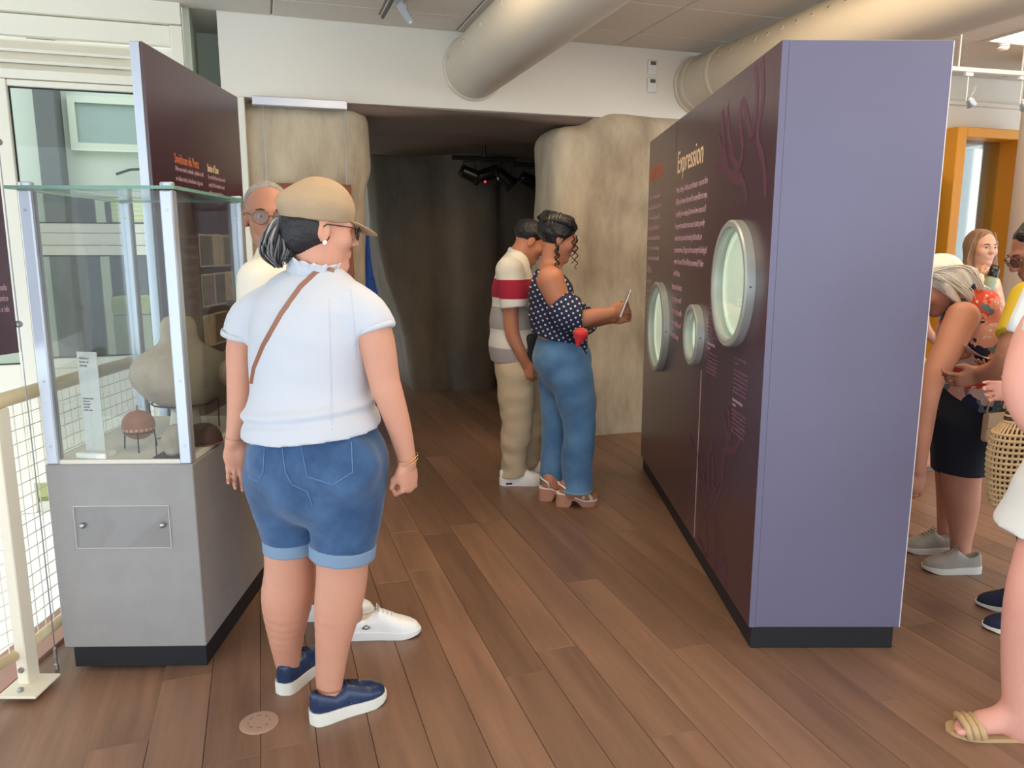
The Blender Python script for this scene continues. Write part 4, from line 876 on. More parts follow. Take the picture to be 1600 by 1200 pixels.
# ruffled collar
nc = P(489, 414, 2.285); rp = []; mbc = MB(); v = []; f = []; nn = 90
for i in range(nn):
    a = 2*math.pi*i/nn; w1 = .006*math.sin(a*17)+.003*math.sin(a*29+1); e1 = R_*math.cos(a)*.082+D_*math.sin(a)*.070-UP*.022*math.cos(a)
    for j, (g, zz) in enumerate(((.98, -.022), (.90, .002), (1.0, .018), (1.06, .026))):
        q = nc+e1*(g+ (w1*9 if j >= 2 else 0))+UP*(zz-.012*math.sin(a)*-1+(w1*.6 if j == 3 else 0)); v.append(q-o_)
    k = ((i+1) % nn)*4
    for j in range(3): f.append((i*4+j, k+j, k+j+1, i*4+j+1))
c_ = mbc.add(v, f).ob('ruffle_collar', m['white_cotton'], bl_, smooth=True); sm = c_.modifiers.new('t', 'SOLIDIFY'); sm.thickness = .003
for arm, wpx in ((L((587, 516, 2.19, 59)), 1), (L((374, 526, 2.345, 52)), 0)):
    p, r = arm[0]; ax_ = (armR[2][0]-armR[0][0]) if wpx else (armL[2][0]-armL[0][0]); M4 = Vector(ax_).to_track_quat('Z', 'Y').to_matrix().to_4x4()
    MB().lathe([(r-.004, -.012), (r+.0045, -.012), (r+.0055, -.004), (r+.004, .004), (r-.004, .004)], 32, c=p-o_, M4=M4).ob('sleeve_hem', m['white_cotton'], bl_, smooth=True)
# denim shorts
H_ = SDF(); H_.torso([sec(404, 584, 672, 2.275, .120), sec(384, 606, 705, 2.275, .150), sec(386, 604, 745, 2.275, .150)], R_, .03, .001)
H_.limb(L((440, 745, 2.30, 112), (447, 790, 2.31, 98), (456, 846, 2.315, 80)), .025, .004, fb=True); H_.limb(L((541, 745, 2.245, 124), (540, 800, 2.24, 108), (536, 856, 2.24, 93)), .025, .004, fb=True)
for cx, Y in ((443, 2.19), (540, 2.13)): H_.ell(P(cx, 726, Y), (.085, .05, .085), k=.05)
n3 = noise3(9, 31, 2); H_.disp(lambda X, Y, Z: .0028*n3(X*.7, Y*.7, Z*2.6))
sh_o = F_.part('shorts', H_, 'denim_blue', .006)
for pts in (L((456, 838, 2.315, 86), (457, 858, 2.316, 85)), L((536, 848, 2.24, 100), (535, 869, 2.24, 98))):
    (a, ra), (b, rb) = pts; C_ = SDF(); C_.cone(a, b, ra+.004, rb+.004, 0, fa=True, fb=True); F_.part('cuff', C_, 'cuff_light', .005, sh_o)
def on_shorts(px, py): return P(px, py, 2.275)
from mathutils.bvhtree import BVHTree
def drape(obj_mesh_o, origin, pxs, lift=.0015):
    "put a line of photo points on the camera side of a surface of the figure"
    me = obj_mesh_o.data; bv = BVHTree.FromPolygons([v_.co for v_ in me.vertices], [list(p_.vertices) for p_ in me.polygons]); out = []
    cam_l = Vector((0, 0, CAM_H))-Vector(origin)
    for a, b in pxs:
        d = Vector(ray(a, b)).normalized(); h_ = bv.ray_cast(cam_l, d)
        if h_[0] is not None: out.append(h_[0]-d*lift)
    return out
def poly(pxs, n=8):
    out = []
    for (a, b), (c, d) in zip(pxs, pxs[1:]): out += [(a+(c-a)*t, b+(d-b)*t) for t in np.linspace(0, 1, n, endpoint=False)]
    return out+[pxs[-1]]
for nm, l in (('pocket_seam', [(470, 696), (480, 745), (520, 757), (551, 738), (549, 690)]), ('pocket_seam', [(413, 700), (411, 738), (403, 753), (388, 745)]), ('seat_seam', [(441, 700), (446, 738), (456, 757), (480, 768), (488, 790)])):
    pts = drape(sh_o, o_, poly(l))
    if len(pts) > 2: MB().tube(pts, .0016, 5).ob(nm, m['stitch'], sh_o)
# cap, hair, ponytail
Cp = SDF(); Bh = hd.B
Cp.ell(hd(0, -.018, .062), (.089, .112, .058), Bh, .02); Cp.cone(hd(0, -.02, .088), hd(0, .02, .092), .05, .046, .04, ax=Bh[:, 0], wa=.07, wb=.066)
Cp.cone(hd(0, -.012, .026), hd(0, -.012, .05), .096, .097, .02, ax=Bh[:, 0], wa=.083, wb=.085, fa=True)
cp0 = hd(0, 0, .020); cn = Bh@np.array([0, .12, -1]); Cp.prim(Cp.lo, Cp.hi, lambda X, Y, Z: (X-cp0[0])*cn[0]+(Y-cp0[1])*cn[1]+(Z-cp0[2])*cn[2], 0, 'cut')
n4 = noise3(22, 41, 2); Cp.disp(lambda X, Y, Z: .0042*n4(X, Y, Z*1.3)); cap_o = F_.part('cap', Cp, 'cap_khaki', .0045)
Vs = SDF(); vb = Head(hd(0, .082, .036), 62, 26); Vs.ell(vb(0, .035, 0), (.074, .060, .0055), vb.B, .004); F_.part('visor', Vs, 'cap_khaki', .0035, cap_o)
bp_ = [hd(.09*math.sin(a), -.012+.104*math.cos(a), .036) for a in np.linspace(0, 2*math.pi, 40, endpoint=False)]
Hr = SDF(); Hr.ell(hd(0, -.03, .0), (.079, .088, .070), Bh, .02); Hr.ell(hd(0, -.055, -.035), (.058, .055, .045), Bh, .02)
hp0 = hd(0, .012, 0); hn2 = Bh@np.array([0, 1, .25]); Hr.prim(Hr.lo, Hr.hi, lambda X, Y, Z: (X-hp0[0])*hn2[0]+(Y-hp0[1])*hn2[1]+(Z-hp0[2])*hn2[2], 0, 'cut')
n5 = noise3(30, 51, 2); Hr.disp(lambda X, Y, Z: .0015*n5(X*1.5, Y*1.5, Z*.5)); hr_o = F_.part('hair', Hr, 'hair_dark', .0045)
YP = 2.235
locks(F_, 'ponytail', [L((456, 338, YP+.04, 14), (438, 346, YP+.01, 26), (424, 372, YP-.01, 36), (424, 396, YP-.01, 36), (436, 416, YP, 18)), L((456, 346, YP+.04, 16), (444, 362, YP, 36), (440, 388, YP-.01, 44), (438, 408, YP, 26))], 150, .0046, ('hair_dark', 'hair_grey', 'hair_silver'), (.5, .36, .14), hr_o, 'grey streaked black ponytail')
MB().tube([P(456+5*math.cos(a), 342+9*math.sin(a), YP+.03)-o_ for a in np.linspace(0, 2*math.pi, 16, endpoint=False)], .006, 6, closed=True).ob('hair_tie', m['hair_black'], hr_o, smooth=True)
hd.glasses(F_.e, o_, 'rim_dark', z=.006)
MB().lathe([(.001, -.007), (.005, -.005), (.007, 0), (.005, .005), (.001, .007)], 14, c=hd(.084, -.002, -.036)-o_).ob('earring', m['pearl'], F_.e, smooth=True)
for l in ([(514, 468), (516, 560), (518, 672)], [(548, 452), (553, 500), (556, 560)]):
    pts = drape(bl_, o_, poly(l, 8), .0004)
    if len(pts) > 2: MB().tube(pts, .0013, 6).ob('seam', m['white_cotton'], bl_, smooth=True)
# bag strap over the right shoulder across the back, jewellery
stp = drape(bl_, o_, poly([(522, 424), (508, 420), (494, 426), (470, 448), (440, 490), (412, 540), (398, 575), (394, 600)], 6), .003)
if len(stp) > 4:
    v = []; f = []
    for i, q in enumerate(stp):
        t = (stp[min(i+1, len(stp)-1)]-stp[max(i-1, 0)]).normalized(); nv = (Vector((0, 0, CAM_H))-Vector(o_)-q).normalized(); s_ = t.cross(nv).normalized()*.0085
        v += [q+s_, q-s_, q-s_+nv*.002, q+s_+nv*.002]
        if i: b0 = 4*i-4; f += [(b0+j, b0+(j+1) % 4, b0+4+(j+1) % 4, b0+4+j) for j in range(4)]
    MB().add(v, f).ob('bag_strap', m['leather_tan'], F_.e)
def bangle(par, org, c, ax_, r, mat, name='bracelet', rr=.0014):
    M4 = Vector(ax_).to_track_quat('Z', 'Y').to_matrix(); MB().tube([Vector(c-org)+M4 @ Vector((r*math.cos(a), r*math.sin(a), .002*math.sin(2*a))) for a in np.linspace(0, 2*math.pi, 28, endpoint=False)], rr, 6, closed=True).ob(name, m[mat], par, smooth=True)
bangle(F_.e, o_, wR+UP*.004, wR-armR[-2][0], .031, 'gold', rr=.002); bangle(F_.e, o_, wR+UP*.016, wR-armR[-2][0], .032, 'gold'); bangle(F_.e, o_, wL+UP*.01, wL-armL[-2][0], .029, 'gold', rr=.0008)
bangle(F_.e, o_, legR[4][0]-UP*.012, [0.1, .2, 1], .045, 'leather_tan', 'anklet', .001)
PRO = [(0, .058), (.06, .072), (.14, .068), (.28, .050), (.38, .056), (.45, .066), (.56, .058), (.7, .045), (.85, .036), (.95, .026), (1, .012)]
hl = G(441, 1086); hr = G(487, 1131)
for h_, yw in ((hl, 16), (hr, 51)):
    s1 = shoe(F_.e, o_, h_, yw, 'navy_leather', 'sole_white', .25, 1.16, .036, PRO, 'lace_navy')
    for i in range(9):
        for j in range(2): MB().lathe([(.0016, -.0006), (.0016, .0006)], 6, c=(.0455-.004*j, .115+.011*i, .047+.008*j)).ob('perforation', m['stitch'], s1)

# ================= man in white shirt behind her =================
F_ = Fig('grey haired man with round glasses, half hidden behind the woman with the cap', (-.72, 2.85)); o_ = F_.o; S = F_.S
hd = Head(P(419, 340, 2.86), 158, 4, 0, 1.04); YB = 105; R_ = rgt(YB)
tor = [(np.array([-.86, 2.88, 1.43]), .09, .06), (np.array([-.84, 2.88, 1.34]), .19, .10), (np.array([-.82, 2.88, 1.15]), .19, .12), (np.array([-.78, 2.87, .95]), .17, .13), (np.array([-.75, 2.86, .83]), .17, .125)]
S.torso(tor, R_, .04, -.012); hd.add(S); S.cone(hd(0, -.02, -.05), tor[0][0], .056, .062, .03)
lgs = []
for sg, hx, hy in ((1, -.60, 2.70), (-1, -.78, 2.86)):
    hp = tor[-1][0]+R_*.09*sg; an_ = np.array([hx, hy, .09]); kn = (hp+an_)/2+fwd(YB)*.02; lg = [(hp, .085), (kn, .058), (kn*.45+an_*.55, .056), (an_, .038)]; S.limb(lg, .03); lgs.append(lg)
for sg in (1, -1):
    sp_ = tor[1][0]+R_*.19*sg; el = sp_+np.array([.0, 0, -.30])+R_*.03*sg; wr = el+fwd(YB)*.12-UP*.2; S.limb([(sp_, .055), (el, .042), (wr, .028)], .025); hand(S, wr, fwd(YB)*.3-UP, -R_*sg, fwd(YB), (20, 30, 20), 1.0)
F_.part('body', S, 'skin_brown', .006)
B_ = SDF(); B_.torso([(p, a_+.0, b_) for p, a_, b_ in tor[:1]]+tor[1:], R_, .04, .008)
for sg in (1, -1): sp_ = tor[1][0]+R_*.18*sg; B_.limb([(sp_, .072), (sp_+np.array([0, 0, -.18])+R_*.03*sg, .068)], .03, fb=True)
B_.disp(folds(9, .003, 71)); F_.part('shirt', B_, 'cream_cotton', .008)
H_ = SDF(); H_.torso([tor[-2], tor[-1], (tor[-1][0]-UP*.07, .17, .12)], R_, .03, .008)
for lg in lgs: H_.limb([(lg[0][0], .105), (lg[1][0]+UP*.06, .09)], .03, fb=True)
M('shorts_beige', (176, 160, 138), .85); F_.part('shorts', H_, 'shorts_beige', .009)
Hr = SDF(); Hr.ell(hd(0, -.022, .040), np.array([.079, .094, .085])*1.04, hd.B, .01); q0 = hd(0, .022, .085); qn = hd.B@np.array([0, .8, -.6]); Hr.prim(Hr.lo, Hr.hi, lambda X, Y, Z: (X-q0[0])*qn[0]+(Y-q0[1])*qn[1]+(Z-q0[2])*qn[2], 0, 'cut'); F_.part('hair', Hr, 'hair_short_grey', .005)
hd.eyes(F_.e, o_); M('rim_gold', (120, 88, 66), .3, metal=.6); hd.glasses(F_.e, o_, 'rim_gold', rx=.025, rz=.023)
for (hx, hy), yw, lb in (((-.635, 2.70), 82, None), ((-.84, 2.85), 80, None)): 
    sh1 = shoe(F_.e, o_, (hx, hy), yw, 'white_leather', 'white_leather', .285, 1.12, .028, None, 'white_cotton')
    MB().tube([(.0405, .07, .05), (.041, .085, .062), (.0415, .10, .052), (.041, .085, .046), (.0405, .07, .05)], .002, 6).ob('emblem', m['black'], sh1)
# ================= young man in the striped polo =================
YA = 82; R_, D_ = rgt(YA), fwd(YA)
def strip_mat(name, bands, dirt=None):
    "bands of fabric by height: list of (z top, colour)"
    m_ = M(name, bands[-1][1], .85, bump=(120, .1)); nt = m_.node_tree; N = nt.nodes; Lk = nt.links; t = N.new('ShaderNodeTexCoord'); sp_ = N.new('ShaderNodeSeparateXYZ'); Lk.new(t.outputs['Object'], sp_.inputs[0])
    mr = N.new('ShaderNodeMapRange'); mr.inputs[1].default_value = 0; mr.inputs[2].default_value = 2; Lk.new(sp_.outputs[2], mr.inputs[0]); cr = N.new('ShaderNodeValToRGB'); cr.color_ramp.interpolation = 'CONSTANT'; Lk.new(mr.outputs[0], cr.inputs[0])
    el = cr.color_ramp.elements
    for i, (z, c) in enumerate(bands):
        e = el[i] if i < 2 else el.new(min(.999, z/2)); e.position = z/2; e.color = lin(c)
    Lk.new(cr.outputs[0], N['Principled BSDF'].inputs['Base Color']); return m_
F_ = Fig('young man in a white polo with red stripe and beige trousers, beside the dark cave', (.03, 4.68)); o_ = F_.o; S = F_.S
def sc2(px, py, Y, hw, hd_): return (P(px, py, Y), hw, hd_)
tor = [sc2(806, 402, 4.68, .07, .055), sc2(803, 420, 4.68, .155, .080), sc2(802, 450, 4.68, .185, .105), sc2(801, 500, 4.68, .165, .115), sc2(803, 545, 4.68, .165, .122), sc2(806, 575, 4.68, .16, .115)]
S.torso(tor, R_, .04, -.012)
arm = L((797, 425, 4.50, 34), (798, 470, 4.49, 26), (800, 518, 4.49, 23), (812, 548, 4.49, 19), (822, 568, 4.50, 15)); S.limb(arm, .02); armF = L((808, 425, 4.86, 32), (812, 480, 4.88, 26), (815, 520, 4.88, 22), (835, 545, 4.85, 16)); S.limb(armF, .02)
hand(S, arm[-1][0], np.array([.15, 0, -1]), np.array([0.4, .9, 0]), np.array([1, -.2, 0]), (40, 50, 35), .98, .03); hand(S, armF[-1][0], np.array([.9, 0, -.2]), np.array([0, -1, 0]), UP, (40, 40, 30), .95)
legN = L((808, 580, 4.60, 46), (807, 655, 4.61, 32), (805, 700, 4.62, 28), (803, 742, 4.64, 20)); legF = L((822, 580, 4.78, 46), (826, 650, 4.79, 32), (824, 690, 4.80, 26), (820, 728, 4.82, 20)); S.limb(legN, .03); S.limb(legF, .03)
hd = Head(P(828, 378, 4.68), 80, 32, 0, 1.0); hd.add(S); S.cone(hd(0, -.02, -.05), tor[0][0], .052, .058, .03); F_.part('body', S, 'skin_warm', .0065)
B_ = SDF(); B_.torso([sc2(807, 404, 4.68, .075, .06), sc2(803, 419, 4.68, .165, .085), sc2(802, 450, 4.68, .19, .115), sc2(801, 500, 4.68, .175, .125), sc2(801, 540, 4.68, .175, .132), sc2(802, 562, 4.68, .172, .130)], R_, .04, .006)
B_.limb(L((796, 424, 4.50, 44), (800, 450, 4.49, 44), (803, 481, 4.48, 41)), .025, fb=True); B_.limb(L((808, 424, 4.86, 42), (812, 470, 4.88, 40)), .025, fb=True)
zb = P(802, 563, 4.68)[2]; B_.prim(B_.lo, B_.hi, lambda X, Y, Z: zb-Z+0*X+0*Y, 0, 'cut'); B_.disp(folds(10, .0035, 81, 1.6))
zz = lambda py: P(800, py, 4.62)[2]
strip_mat('polo', [(0, (168, 160, 158)), (zz(542), (222, 216, 206)), (zz(514), (168, 162, 158)), (zz(480), (226, 220, 210)), (zz(466), (166, 26, 56)), (zz(437), (220, 214, 200))][0:6])
F_.part('polo_shirt', B_, 'polo', .0065)
c_ = SDF(); c_.cone(P(806, 408, 4.68), hd(0, -.035, -.075), .072, .060, 0, fa=True, fb=True); F_.part('collar', c_, 'white_cotton', .006)
H_ = SDF(); H_.torso([sc2(803, 552, 4.68, .165, .118), sc2(806, 580, 4.68, .165, .125)], R_, .04, .004); H_.limb(L((806, 582, 4.60, 60), (807, 655, 4.61, 51), (804, 700, 4.62, 43), (804, 738, 4.64, 41)), .03, fb=True); H_.limb(L((822, 582, 4.78, 56), (828, 650, 4.79, 46), (826, 690, 4.80, 40), (822, 727, 4.82, 38)), .03, fb=True)
n7 = noise3(11, 91, 2); H_.disp(lambda X, Y, Z: .013*n7(X*1.3, Y*1.0, Z*1.7)*np.clip(1.05-Z, .3, 1)); M('chino', (196, 176, 146), .85, var=(8, .05), bump=(90, .12)); F_.part('trousers', H_, 'chino', .007)
Hr = SDF(); Hr.ell(hd(0, -.026, .046), (.083, .098, .084), hd.B, .012); Hr.ell(hd(0, .05, .085), (.06, .04, .03), hd.B, .02); q0 = hd(0, .028, .03); qn = hd.B@np.array([0, .8, -.6]); Hr.prim(Hr.lo, Hr.hi, lambda X, Y, Z: (X-q0[0])*qn[0]+(Y-q0[1])*qn[1]+(Z-q0[2])*qn[2], 0, 'cut'); n8 = noise3(35, 95, 2); Hr.disp(lambda X, Y, Z: .004*n8(X, Y, Z)); F_.part('hair', Hr, 'hair_black', .006); hd.eyes(F_.e, o_)
M('bag_black', (26, 26, 30), .6); Bg = SDF(); Bg.rbox(P(830, 545, 4.62), (.05, .11, .10), .03, B=np.stack([D_, R_, UP], 1)); F_.part('waist_bag', Bg, 'bag_black', .008)
for q, yw in ((G(781, 757), 86), (G(800, 742), 86)):
    s1 = shoe(F_.e, o_, q, yw, 'white_leather', 'white_leather', .275, 1.12, .036, None, 'white_cotton'); MB().bevbox(.040, .047, .035, .075, .012, .022, .003).ob('air_window', m['black'], s1)

# ================= girl with phone =================
def dot_mat(name, base, dot, sc, th):
    m_ = M(name, base, .85); nt = m_.node_tree; N = nt.nodes; Lk = nt.links; t = N.new('ShaderNodeTexCoord'); vo = N.new('ShaderNodeTexVoronoi'); vo.inputs['Scale'].default_value = sc; vo.inputs['Randomness'].default_value = .0; mpn = N.new('ShaderNodeMapping'); mpn.inputs['Scale'].default_value = (1, .0, 1); mpn.inputs['Rotation'].default_value = (0, .5, 0); Lk.new(t.outputs['Object'], mpn.inputs[0]); vo.voronoi_dimensions = '3D'; Lk.new(mpn.outputs[0], vo.inputs[0])
    lt = N.new('ShaderNodeMath'); lt.operation = 'LESS_THAN'; lt.inputs[1].default_value = th; Lk.new(vo.outputs['Distance'], lt.inputs[0]); mx = N.new('ShaderNodeMixRGB'); mx.inputs[1].default_value = lin(base); mx.inputs[2].default_value = lin(dot); Lk.new(lt.outputs[0], mx.inputs[0]); Lk.new(mx.outputs[0], N['Principled BSDF'].inputs['Base Color']); return m_
dot_mat('navy_dots', (28, 36, 66), (206, 206, 216), 38, .20)
YA = 84; R_, D_ = rgt(YA), fwd(YA)
F_ = Fig('girl in a navy dotted top and blue jeans holding up a phone', (.30, 4.30)); o_ = F_.o; S = F_.S
tor = [sc2(860, 416, 4.30, .06, .05), sc2(858, 434, 4.30, .15, .075), sc2(862, 465, 4.30, .165, .115), sc2(870, 505, 4.30, .150, .118), sc2(876, 530, 4.30, .155, .125), sc2(880, 560, 4.30, .175, .135), sc2(884, 585, 4.30, .17, .125)]
S.torso(tor, R_, .04, -.012)
armN = L((860, 438, 4.13, 44), (876, 474, 4.11, 36), (896, 499, 4.09, 29), (930, 493, 4.08, 24), (957, 489, 4.08, 17)); S.limb(armN, .022); armF = L((866, 440, 4.48, 40), (885, 480, 4.50, 32), (905, 502, 4.46, 26), (958, 496, 4.2, 17)); S.limb(armF, .022)
hand(S, armN[-1][0], np.array([1, .1, .35]), np.array([0.15, 1, -.1]), np.array([-.2, .2, 1]), (50, 62, 30), .95, .02, (.25, .6)); hand(S, armF[-1][0]+np.array([0, .02, -.01]), np.array([1, -.15, .2]), np.array([0, -1, .2]), UP, (45, 60, 30), .93, .02)
legN = L((892, 585, 4.22, 62), (905, 660, 4.22, 40), (901, 715, 4.22, 34), (894, 757, 4.22, 22), (890, 772, 4.22, 20)); legF = L((872, 585, 4.38, 60), (868, 660, 4.38, 40), (866, 715, 4.38, 32), (860, 755, 4.38, 22), (857, 767, 4.38, 20)); S.limb(legN, .03); S.limb(legF, .03)
hN, hF = G(869, 790), G(842, 781)
for h_, lg in ((hN, legN), (hF, legF)): foot(S, h_+D_*.02, YA, .035, .225, .055); S.cone(lg[-1][0], np.array([h_[0], h_[1], 0])+D_*.055+UP*.115, .03, .032, .02)
hd = Head(P(873, 374, 4.30), 84, 22, 0, .98); hd.add(S); S.cone(hd(0, -.02, -.05), tor[0][0], .048, .056, .03); S.cone(P(858, 425, 4.30)-R_*.1, P(858, 425, 4.30)+R_*.1, .045, .045, .04)
F_.part('body', S, 'skin_warm', .0065); hd.eyes(F_.e, o_)
B_ = SDF(); B_.torso([sc2(853, 432, 4.30, .135, .055), sc2(860, 455, 4.30, .168, .110), sc2(866, 490, 4.30, .160, .130), sc2(873, 522, 4.30, .165, .138), sc2(876, 533, 4.30, .165, .135)], R_, .03, .005)
B_.limb(L((872, 472, 4.11, 46), (893, 492, 4.09, 58), (908, 494, 4.085, 46)), .025, fb=True, fa=True); B_.limb(L((880, 478, 4.50, 44), (905, 500, 4.47, 52), (918, 500, 4.42, 40)), .025, fb=True, fa=True)
B_.cone(P(905, 480, 4.26), P(909, 556, 4.26), .03, .026, .03, ax=R_, wa=.11, wb=.09, fb=True)
q0 = P(874, 528, 4.30); B_.prim(B_.lo, B_.hi, lambda X, Y, Z: np.where(X < P(896, 530, 4.30)[0], (q0[2]-Z)-(X-q0[0])*.2, -1)+0*Y, 0, 'cut')
B_.ell(P(858, 442, 4.10), (.055, .11, .058), np.stack([D_, R_, UP], 1), .01, 'sub'); B_.ell(P(864, 442, 4.50), (.05, .1, .055), np.stack([D_, R_, UP], 1), .01, 'sub')
B_.disp(folds(12, .004, 101, .8)); top_o = F_.part('top', B_, 'navy_dots', .0065)
MB().tube([P(855+4*math.sin(t*3.1), 437-8*t, 4.14+.02*t)-o_ for t in np.linspace(0, 1, 5)], .008, 6).ob('shoulder_strap', m['navy_dots'], top_o)
H_ = SDF(); H_.torso([sc2(876, 524, 4.30, .150, .118), sc2(878, 550, 4.30, .18, .140), sc2(884, 580, 4.30, .178, .140)], R_, .04, .004); H_.ell(P(856, 565, 4.30), (.08, .15, .085), np.stack([D_, R_, UP], 1), .05)
H_.limb(L((893, 590, 4.22, 72), (905, 655, 4.22, 54), (903, 700, 4.22, 50), (902, 766, 4.22, 48)), .03, fb=True); H_.limb(L((872, 590, 4.38, 66), (870, 655, 4.38, 48), (867, 700, 4.38, 44), (866, 757, 4.38, 44)), .03, fb=True)
n9 = noise3(10, 111, 2); H_.disp(lambda X, Y, Z: .008*n9(X*1.2, Y*1.2, Z*1.6)); je = F_.part('jeans', H_, 'denim_light', .007)
for (a, b), nm in ((L((902, 763, 4.22, 49), (902, 767, 4.22, 49)), 'hem'), (L((866, 754, 4.38, 45), (866, 758, 4.38, 45)), 'hem')):
    C_ = SDF(); C_.cone(a[0], b[0], a[1]+.002, b[1]+.002, 0, fa=True, fb=True); F_.part(nm, C_, 'cuff_light', .005, je)
for l in ([(842, 560), (850, 572), (868, 574), (872, 548)], [(900, 545), (906, 600), (922, 660), (924, 740)]):
    pts = drape(je, o_, poly(l, 6))
    if len(pts) > 2: MB().tube(pts, .0015, 5).ob('seam', m['stitch'], je)
Hr = SDF(); Hr.ell(hd(0, -.022, .040), (.086, .108, .092), hd.B, .02); Hr.ell(hd(0, -.09, .06), (.06, .05, .062), hd.B, .03); q0 = hd(0, .035, .02); qn = hd.B@np.array([0, .85, -.5]); Hr.prim(Hr.lo, Hr.hi, lambda X, Y, Z: (X-q0[0])*qn[0]+(Y-q0[1])*qn[1]+(Z-q0[2])*qn[2], 0, 'cut')
Hr.disp(lambda X, Y, Z: .004*n8(X, Y, Z)); hr_o = F_.part('hair', Hr, 'hair_black', .006)
locks(F_, 'hair_locks', [[(hd(x, .07-abs(x)*.3, .085-abs(x)*.5), .012), (hd(x*1.5, .02, .13-abs(x)*.8), .016), (hd(x*1.6, -.06, .12-abs(x)*.7), .02), (hd(x*1.1, -.13, .07), .024), (hd(x*.8, -.12, .12), .016)] for x in (-.05, -.03, 0, .03, .05)]+[[(hd(sx*.08, .02, .03), .012), (hd(sx*.092, -.03, .02), .015), (hd(sx*.06, -.1, .05), .02), (hd(sx*.03, -.14, .09), .016)] for sx in (1, -1)], 110, .0045, ('hair_black', 'hair_dark'), (.7, .3), hr_o, None, 11, .003)
def curl(px0, py0, Y, ln, seed, w_=.008):
    p0 = P(px0, py0, Y); pts = [p0+np.array([w_*math.cos(t*28+seed)*min(1, t*4), w_*math.sin(t*28+seed)*min(1, t*4), -ln*t])-o_ for t in np.linspace(0, 1, 40)]; MB().tube(pts, [.0045*(1-.5*t) for t in np.linspace(0, 1, 40)], 6).ob('curl', m['hair_black'], hr_o, smooth=True)
curl(896, 362, 4.22, .17, 0); curl(901, 368, 4.24, .18, 2); curl(869, 378, 4.16, .16, 1); curl(871, 385, 4.17, .15, 3, .011); curl(872, 382, 4.2, .19, 4)
M('tortoise', (92, 78, 74), .2, var=(60, .9))
cl = empty('hair_clip', hd(0, -.07, .115)-o_); cl.parent = hr_o
for i in range(5): MB().tube([hd(x, -.075-.02*abs(i-2)+.012*i, .075+y)-hd(0, -.07, .115) for x, y in ((.06, -.03), (.045, .025), (.0, .045), (-.045, .025))], .005, 6).ob('clip_tooth', m['tortoise'], cl, smooth=True) if False else None
bpy.data.objects.remove(cl)
for i in range(4): MB().tube([hd(.086-.01*abs(i-2), -.06-.018*i+.02, .07-.01*i)-o_, hd(.07, -.05-.018*i, .105-.008*i)-o_, hd(.03, -.045-.018*i, .135-.006*i)-o_, hd(-.01, -.045-.018*i, .14-.006*i)-o_], .0048, 6).ob('hair_clip_tooth', m['tortoise'], hr_o, smooth=True)
# platform sandals
def sandal(heel, yaw, toe_strap=True):
    t = empty('sandal', (heel[0]-o_[0], heel[1]-o_[1], 0), -math.radians(yaw)); t.parent = F_.e; ol = shoe_outline(.235, .98, grow=.002)
    prof = [(0, .082), (.30, .076), (.42, .060), (.62, .040), (1.0, .036)]; zt = lambda y: np.interp(y/.235, [a for a, _ in prof], [b for _, b in prof]); zl = lambda y: np.interp(y/.235, [0, .32, .36, .48, .60, .9, 1.0], [0, 0, .045, .03, 0, .0, .010]); n = len(ol)
    v = [(x, y, zl(y)) for x, y in ol]+[(x, y, zt(y)-.006) for x, y in ol]; k = n//2
    mb = MB().add(v, [(i, (i+1) % n, n+(i+1) % n, n+i) for i in range(n)]+[(i, n-1-i, n-2-i, i+1) for i in range(k-1)]+[(n+i, n+i+1, 2*n-2-i, 2*n-1-i) for i in range(k-1)])
    me = mb.mesh('platform'); bm = bmesh.new(); bm.from_mesh(me); bmesh.ops.recalc_face_normals(bm, faces=bm.faces[:]); bm.to_mesh(me); bm.free(); link('platform', me, m['sole_cork'], t); MB().add([(x*1.02, y, zt(y)-.006) for x, y in ol]+[(x*1.0, y, zt(y)) for x, y in ol], [(i, (i+1) % n, n+(i+1) % n, n+i) for i in range(n)]+[(n+i, n+i+1, 2*n-2-i, 2*n-1-i) for i in range(k-1)]).ob('footbed', m['white_leather'], t)
    def band(nm, a, b, hgt, wd=.010): MB().tube([(a[0], a[1], a[2]), (a[0]*.7+b[0]*.3, a[1]*.7+b[1]*.3, max(a[2], b[2])+hgt*.85), (a[0]*.35+b[0]*.65, a[1]*.35+b[1]*.65, max(a[2], b[2])+hgt*.9), (b[0], b[1], b[2])], wd, 8).ob(nm, m['strap_gold'], t, smooth=True)
    band('strap', (.045, .145, .045), (-.042, .20, .036), .04); band('strap', (.045, .20, .036), (-.042, .145, .045), .04)
    MB().tube([(-.02, .175, .083), (0, .17, .088), (.02, .175, .083), (.03, .18, .075)], [.004, .011, .009, .004], 8).ob('knot', m['strap_gold'], t, smooth=True)
    MB().tube([(.036, .055, .08), (.038, .045, .115), (.02, .012, .135), (-.02, .012, .135), (-.038, .045, .115), (-.036, .055, .08)], .005, 6).ob('ankle_strap', m['white_leather'], t, smooth=True)
sandal(hN, YA); sandal(hF, YA)
